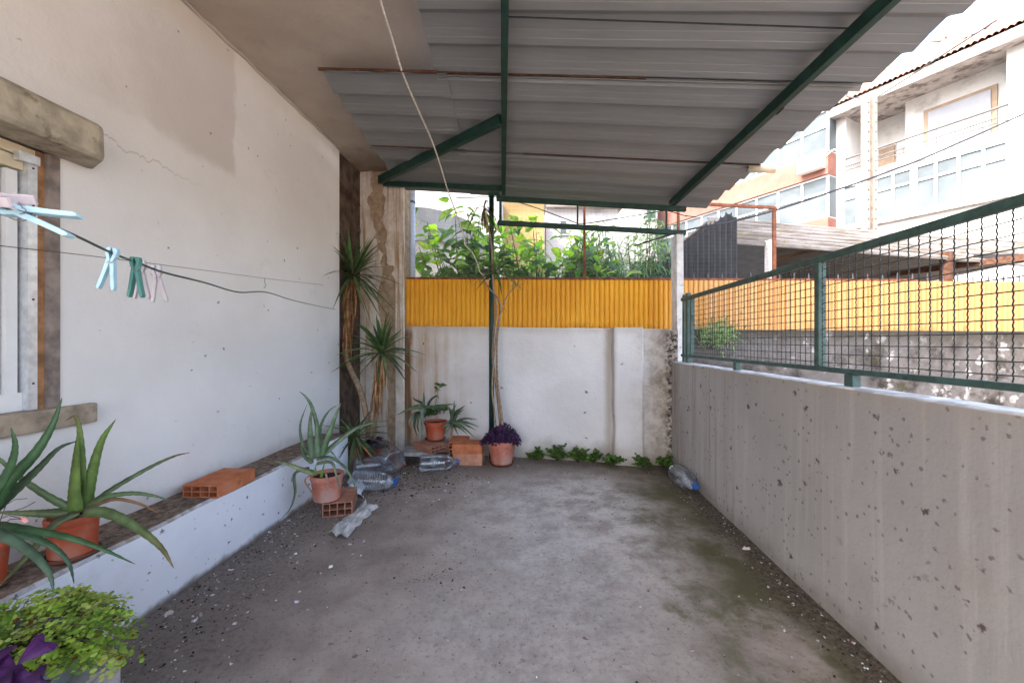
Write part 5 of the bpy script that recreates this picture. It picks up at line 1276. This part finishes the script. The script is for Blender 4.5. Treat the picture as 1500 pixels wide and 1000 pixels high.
# balcony fittings
sC, sD = fpt(1354, 200, -.75)[0], fpt(1462, 160, -.75)[0]
m = MB(); fb(m, sC, sD, -.749, -.68, 7.29, 8.98); f = m.build('balcony_window', 'tan', wh)
m = MB(); fb(m, sC-.12, sD+.12, -.679, -.64, 7.29, 8.86); m.build('shutter', 'shutter', f)
sE, sF_ = fpt(1241, 200, -1.5)[0], fpt(1262, 200, -1.5)[0]
m = MB(); fb(m, sE, sF_, -1.499, -1.40, 7.29, 9.1); f = m.build('balcony_door', 'tan', wh); m = MB(); fb(m, sE-.15, sF_+.2, -1.399, -1.37, 7.3, 8.6); m.build('glass', 'darkglass', f)
m = MB(); a, b = fpt(1288, 200, -1.5)[0], fpt(1312, 200, -1.5)[0]; fb(m, a, b, -1.499, -1.42, 7.29, 8.45); m.build('balcony_door', 'tan', wh)
m = MB(); fb(m, -.30, -4.14, .0005, .05, 7.12, 7.285); m.build('balcony_edge', 'bwhite', wh)
rl = MB()
for z in (7.55, 7.70, 7.98): rl.tube([W(-.3, .0, z), W(-4.15, 0, z)], .018 if z < 7.9 else .035, 5)
for k in range(9): s = lerp(-.3, -4.15, k/8); rl.tube([W(s, 0, 7.28), W(s, 0, 7.98)], .012, 5)
for k in range(60): s = lerp(-.4, -4.0, k/60); rl.tube([W(s, 0, 7.56), W(s-.03, 0, 7.69)], .008, 3)
rl.build('balcony_railing', 'wirem', wh)
# antenna
p = W(*fpt(1386, 60, -2.6)[:1], -2.6, 0); zt_ = 1.25+445/F*p.y
an = MB(); an.tube([(p.x, p.y, ze+1.5), (p.x, p.y, zt_)], .025, 6)
for dz, L in ((-.15, .5), (-.9, .7)):
    an.tube([(p.x-L, p.y, zt_+dz), (p.x+L, p.y, zt_+dz)], .014, 5)
    for k in range(5): x = p.x-L+2*L*k/4; an.tube([(x, p.y-.25, zt_+dz), (x, p.y+.25, zt_+dz)], .010, 4)
an.build('roof_antenna', 'blackcable', wh)
# salmon block
sb = thing('salmon_house', W(5, -2, 0), 'salmon and white house with long glazed balconies, left of the white apartment house', 'building')
t1 = .6
m = MB(); fb(m, .0, 12, -5, t1-.15, 0, 12.5); m.build('wall', 'bwhite', sb)
for zz0, zz1 in ((7.46, 8.3), (4.95, 5.85)):
    m = MB(); fb(m, -.02, 8.2, t1-.6, t1, zz0, zz1); m.build('balcony_band', 'salmon', sb)
for zz0, zz1 in ((8.31, 9.9), (5.86, 7.45)):
    windows(sb, 8.0, 0.0, zz0, zz1, 9, lerp(zz0, zz1, .6), t=t1-.14, nm='glazing')
    m = MB(); fb(m, -.015, .005, -.2, t1-.15, zz0+.05, zz1-.05); m.build('end_glass', 'bglass', sb)
m = MB(); fb(m, -.02, 8.2, t1-.6, t1, 9.905, 10.3); m.build('balcony_band', 'salmon', sb)
ac = MB(); s, z = fpt(1185, 238, t1+.3); fb(ac, s-.4, s+.4, t1+.001, t1+.32, z-.30, z+.28); au = ac.build('air_conditioner', 'acwhite', label='white air conditioning unit on the salmon balcony band', cat='air conditioner')
m = MB(); 
for k in range(9): fb(m, s-.32, s+.05, t1+.321, t1+.328, z-.24+k*.055, z-.21+k*.055)
m.build('grille', 'wirem', au)
m = MB(); pr = [W(s-.4, t1+.02, z+.1), W(s-.7, t1+.03, z+.25), W(s-.9, t1+.03, z-.1), W(s-1.0, t1+.03, z+.2)]; m.tube(spline(pr, 12), .02, 5); m.build('hose', 'acwhite', au)
pk = thing('pink_house', W(11, -2, 0), 'faded pink house wall at the end of the row, under the edge of the canopy', 'building')
m = MB(); fb(m, 8.3, 10.5, -5, 1.3, 0, 8.1); fb(m, 10.6, 26, -5, .9, 0, 7.7); m.build('wall', 'pink', pk)
m = MB(); fb(m, 8.2, 26, -5.1, 1.4, 8.11, 8.3); m.build('cornice', 'bwhite', pk)
for k in range(4): 
    s = 12.5+k*3.2; m = MB(); fb(m, s, s+1.2, .901, .96, 4.6, 6.3); f = m.build('window', 'bwhite', pk); m = MB(); fb(m, s+.1, s+1.1, .961, .97, 4.7, 6.2); m.build('pane', 'bglass', f)
# ------------------------------------------------------------------ shed behind the fence
sh = thing('shed', (5, 6.5, 0), 'open shed with a mossy corrugated cement roof behind the yellow fence', 'shed')
m = MB(); rows = []
xa, xb = 3.30, 11.5
ea = lambda X, k: V((X, lerp(6.0, 6.7, (X-3.3)/5)+.75*k, lerp(2.73, 2.55, (X-3.3)/5)+.60*k))
N = 44
for i in range(N*4+1):
    k = i/(N*4); row = []
    off = .034*math.sin(i/(N*4)*6.5*2*math.pi)
    for j in range(13):
        X = lerp(xa, xb, j/12); p = ea(X, k); row.append(m.vert(p+V((0, -.6, .75)).normalized()*(off*1.5)+V((.0, 0, .01*mnoise.noise(V((X*1.2, k*3, 0)))))))
    rows.append(row)
for a, b in zip(rows, rows[1:]):
    for j in range(12): m.f.append([a[j], a[j+1], b[j+1], b[j]])
o = m.build('corrugated_roof', 'cement', sh); sm = o.modifiers.new('thickness', 'SOLIDIFY'); sm.thickness = .012
m = MB(); m.prism([V((3.3, 6.75, 3.25)), V((11.5, 7.9, 3.1)), V((11.5, 11, 2.9)), V((3.3, 11, 2.9))], (0, 0, .04)); m.build('rear_roof', 'shedwall_shade', sh)  # given the dark colour so its underside looks shaded
m = MB(); m.box(3.3, 12, 11.02, 11.2, 0, 3.2); m.box(3.1, 3.29, 6.3, 11.2, 0, 2.6); m.build('wall', 'shedwall_shade', sh)
m = MB(); m.bar(P(1128, 400, 6.05)*1, P(1128, 352, 6.05), .10, .10, up=(0, 1, 0)); m.bar(V((P(1128, 400, 6.05).x, 6.05, 0)), P(1128, 401, 6.05), .10, .10, up=(0, 1, 0)); m.build('post', 'postwhite', sh)
px_ = P(1386, 380, 6.6); m = MB(); m.tube([(px_.x, 6.6, 0), (px_.x, 6.6, px_.z+.12)], .08, 10); m.build('post', 'rust', sh)
m = MB(); m.bar(P(1300, 402, 7.6), P(1500, 377, 6.3), .09, .10); m.build('rafter', 'rust', sh); m = MB(); m.bar(P(1135, 380, 6.6), P(1210, 362, 7.6), .06, .05); m.build('rafter', 'rust', sh)
m = MB(); m.prism([P(1380, 372, 6.9), P(1500, 372, 6.5), P(1500, 383, 6.5), P(1380, 388, 6.9)], (0, .03, .0)); m.build('torn_felt', 'darksheet', sh)
gb = thing('dark_lean_to', (2.6, 5.9, 0), 'dark corrugated sheet gable with a toothed sloping edge behind the mesh', 'lean-to')
m = MB(); Yg = 5.75; xg0, xg1 = 930, 1078; n = 190; prev = None
for k in range(n+1):
    px = lerp(xg0, xg1, k/n); t = (px-945)/(1066-945)
    ph = k/n*18; tooth = .5+.5*math.sin(2*math.pi*ph)
    yb = 403-t*(403-313) if px < 1066 else 313+(px-1066)*.55
    yb = min(yb, 408); x = P(px, 400, Yg).x; z = H+(500-yb)/F*Yg+.055*tooth; y = Yg-.03*math.cos(2*math.pi*ph)
    a = (m.vert((x, y, .8)), m.vert((x, y, z)))
    if prev: m.f.append([prev[0], a[0], a[1], prev[1]])
    prev = a
o = m.build('corrugated_panel', 'darksheet', gb); sm = o.modifiers.new('thickness', 'SOLIDIFY'); sm.thickness = .006
# utility pole
po = thing('utility_pole', W(-1.2, 1.2, 0), 'tall perforated concrete utility pole in front of the white apartment house', 'pole')
Yq = 11.6; xq = (1273-750)/F*Yq; zt_ = H+(500-141)/F*Yq
m = MB(); wq = .15
m.box(xq-wq, xq-wq*.45, Yq-.1, Yq+.1, 0, zt_); m.box(xq+wq*.45, xq+wq, Yq-.1, Yq+.1, 0, zt_); m.box(xq-wq*.448, xq+wq*.448, Yq-.03, Yq+.06, 0, zt_-.02); m.build('shaft', 'poleconc', po)
m = MB()
k = 0
while zt_-.25-k*.28 > 3:
    z = zt_-.25-k*.28
    for x in (xq-wq*.72, xq+wq*.72): m.tube([(x, Yq-.104, z), (x, Yq-.1005, z)], .022, 8)
    k += 1
m.build('hole_disc', 'darksheet', po)  # dark discs on the shaft painted in for the shade of holes
m = MB(); m.tube(spline([V((xq-.1, Yq, zt_-.1)), W(-.6, .5, 10.2), W(-2.2, .3, 11.2)], 14), .02, 5); m.tube(spline([V((xq+.1, Yq, zt_-.2)), V((xq+.5, Yq+1, zt_+.15)), V((xq+2.5, Yq-1, zt_+1.4))], 14), .018, 5); m.build('wire', 'blackcable', po)
# gutter tube stuck out beyond the canopy edge
gp = under(1118, 246, .02); m = MB(); m.tube([gp+V((-.10, .05, .02)), gp+V((.10, -.01, -.01))], .036, 16, cap=False); g_ = m.build('gutter_end', 'cream', smooth=True, label='short beige gutter tube poking out beyond the edge of the canopy', cat='gutter'); sm = g_.modifiers.new('thickness', 'SOLIDIFY'); sm.thickness = .004
# ------------------------------------------------------------------ light, sky, camera
w = bpy.data.worlds.new('World'); S.world = w; w.use_nodes = True; nt = w.node_tree
SUN_AZ, SUN_EL = math.atan2(-.85, -.50), math.radians(52)      # direction towards the sun in (x, y)
sky = nt.nodes.new('ShaderNodeTexSky'); sky.sky_type = 'NISHITA'; sky.sun_disc = False; sky.sun_elevation = SUN_EL; sky.sun_rotation = SUN_AZ
sky.air_density = 1.0; sky.dust_density = 6.0; sky.ozone_density = .6
bg = nt.nodes['Background']; bg.inputs[1].default_value = .15; nt.links.new(sky.outputs[0], bg.inputs[0])
sl = bpy.data.lights.new('sun', 'SUN'); sl.energy = 1.0; sl.angle = math.radians(3); sl.color = (1, .97, .93)
so = bpy.data.objects.new('sun', sl); C.objects.link(so)
dirv = V((math.sin(SUN_AZ)*math.cos(SUN_EL), math.cos(SUN_AZ)*math.cos(SUN_EL), math.sin(SUN_EL))); so.rotation_euler = dirv.to_track_quat('Z', 'Y').to_euler()
cd = bpy.data.cameras.new('camera'); cd.sensor_width = 36; cd.sensor_fit = 'HORIZONTAL'; cd.lens = F/1500*36; cd.clip_start = .02; cd.clip_end = 500
co = bpy.data.objects.new('camera', cd); C.objects.link(co); co.location = (0, 0, H); co.rotation_euler = (math.pi/2, 0, 0); S.camera = co
vs = S.view_settings; vs.view_transform = 'Standard'; vs.look = 'None'; vs.exposure = 3.3; vs.gamma = 1; vs.use_curve_mapping = False
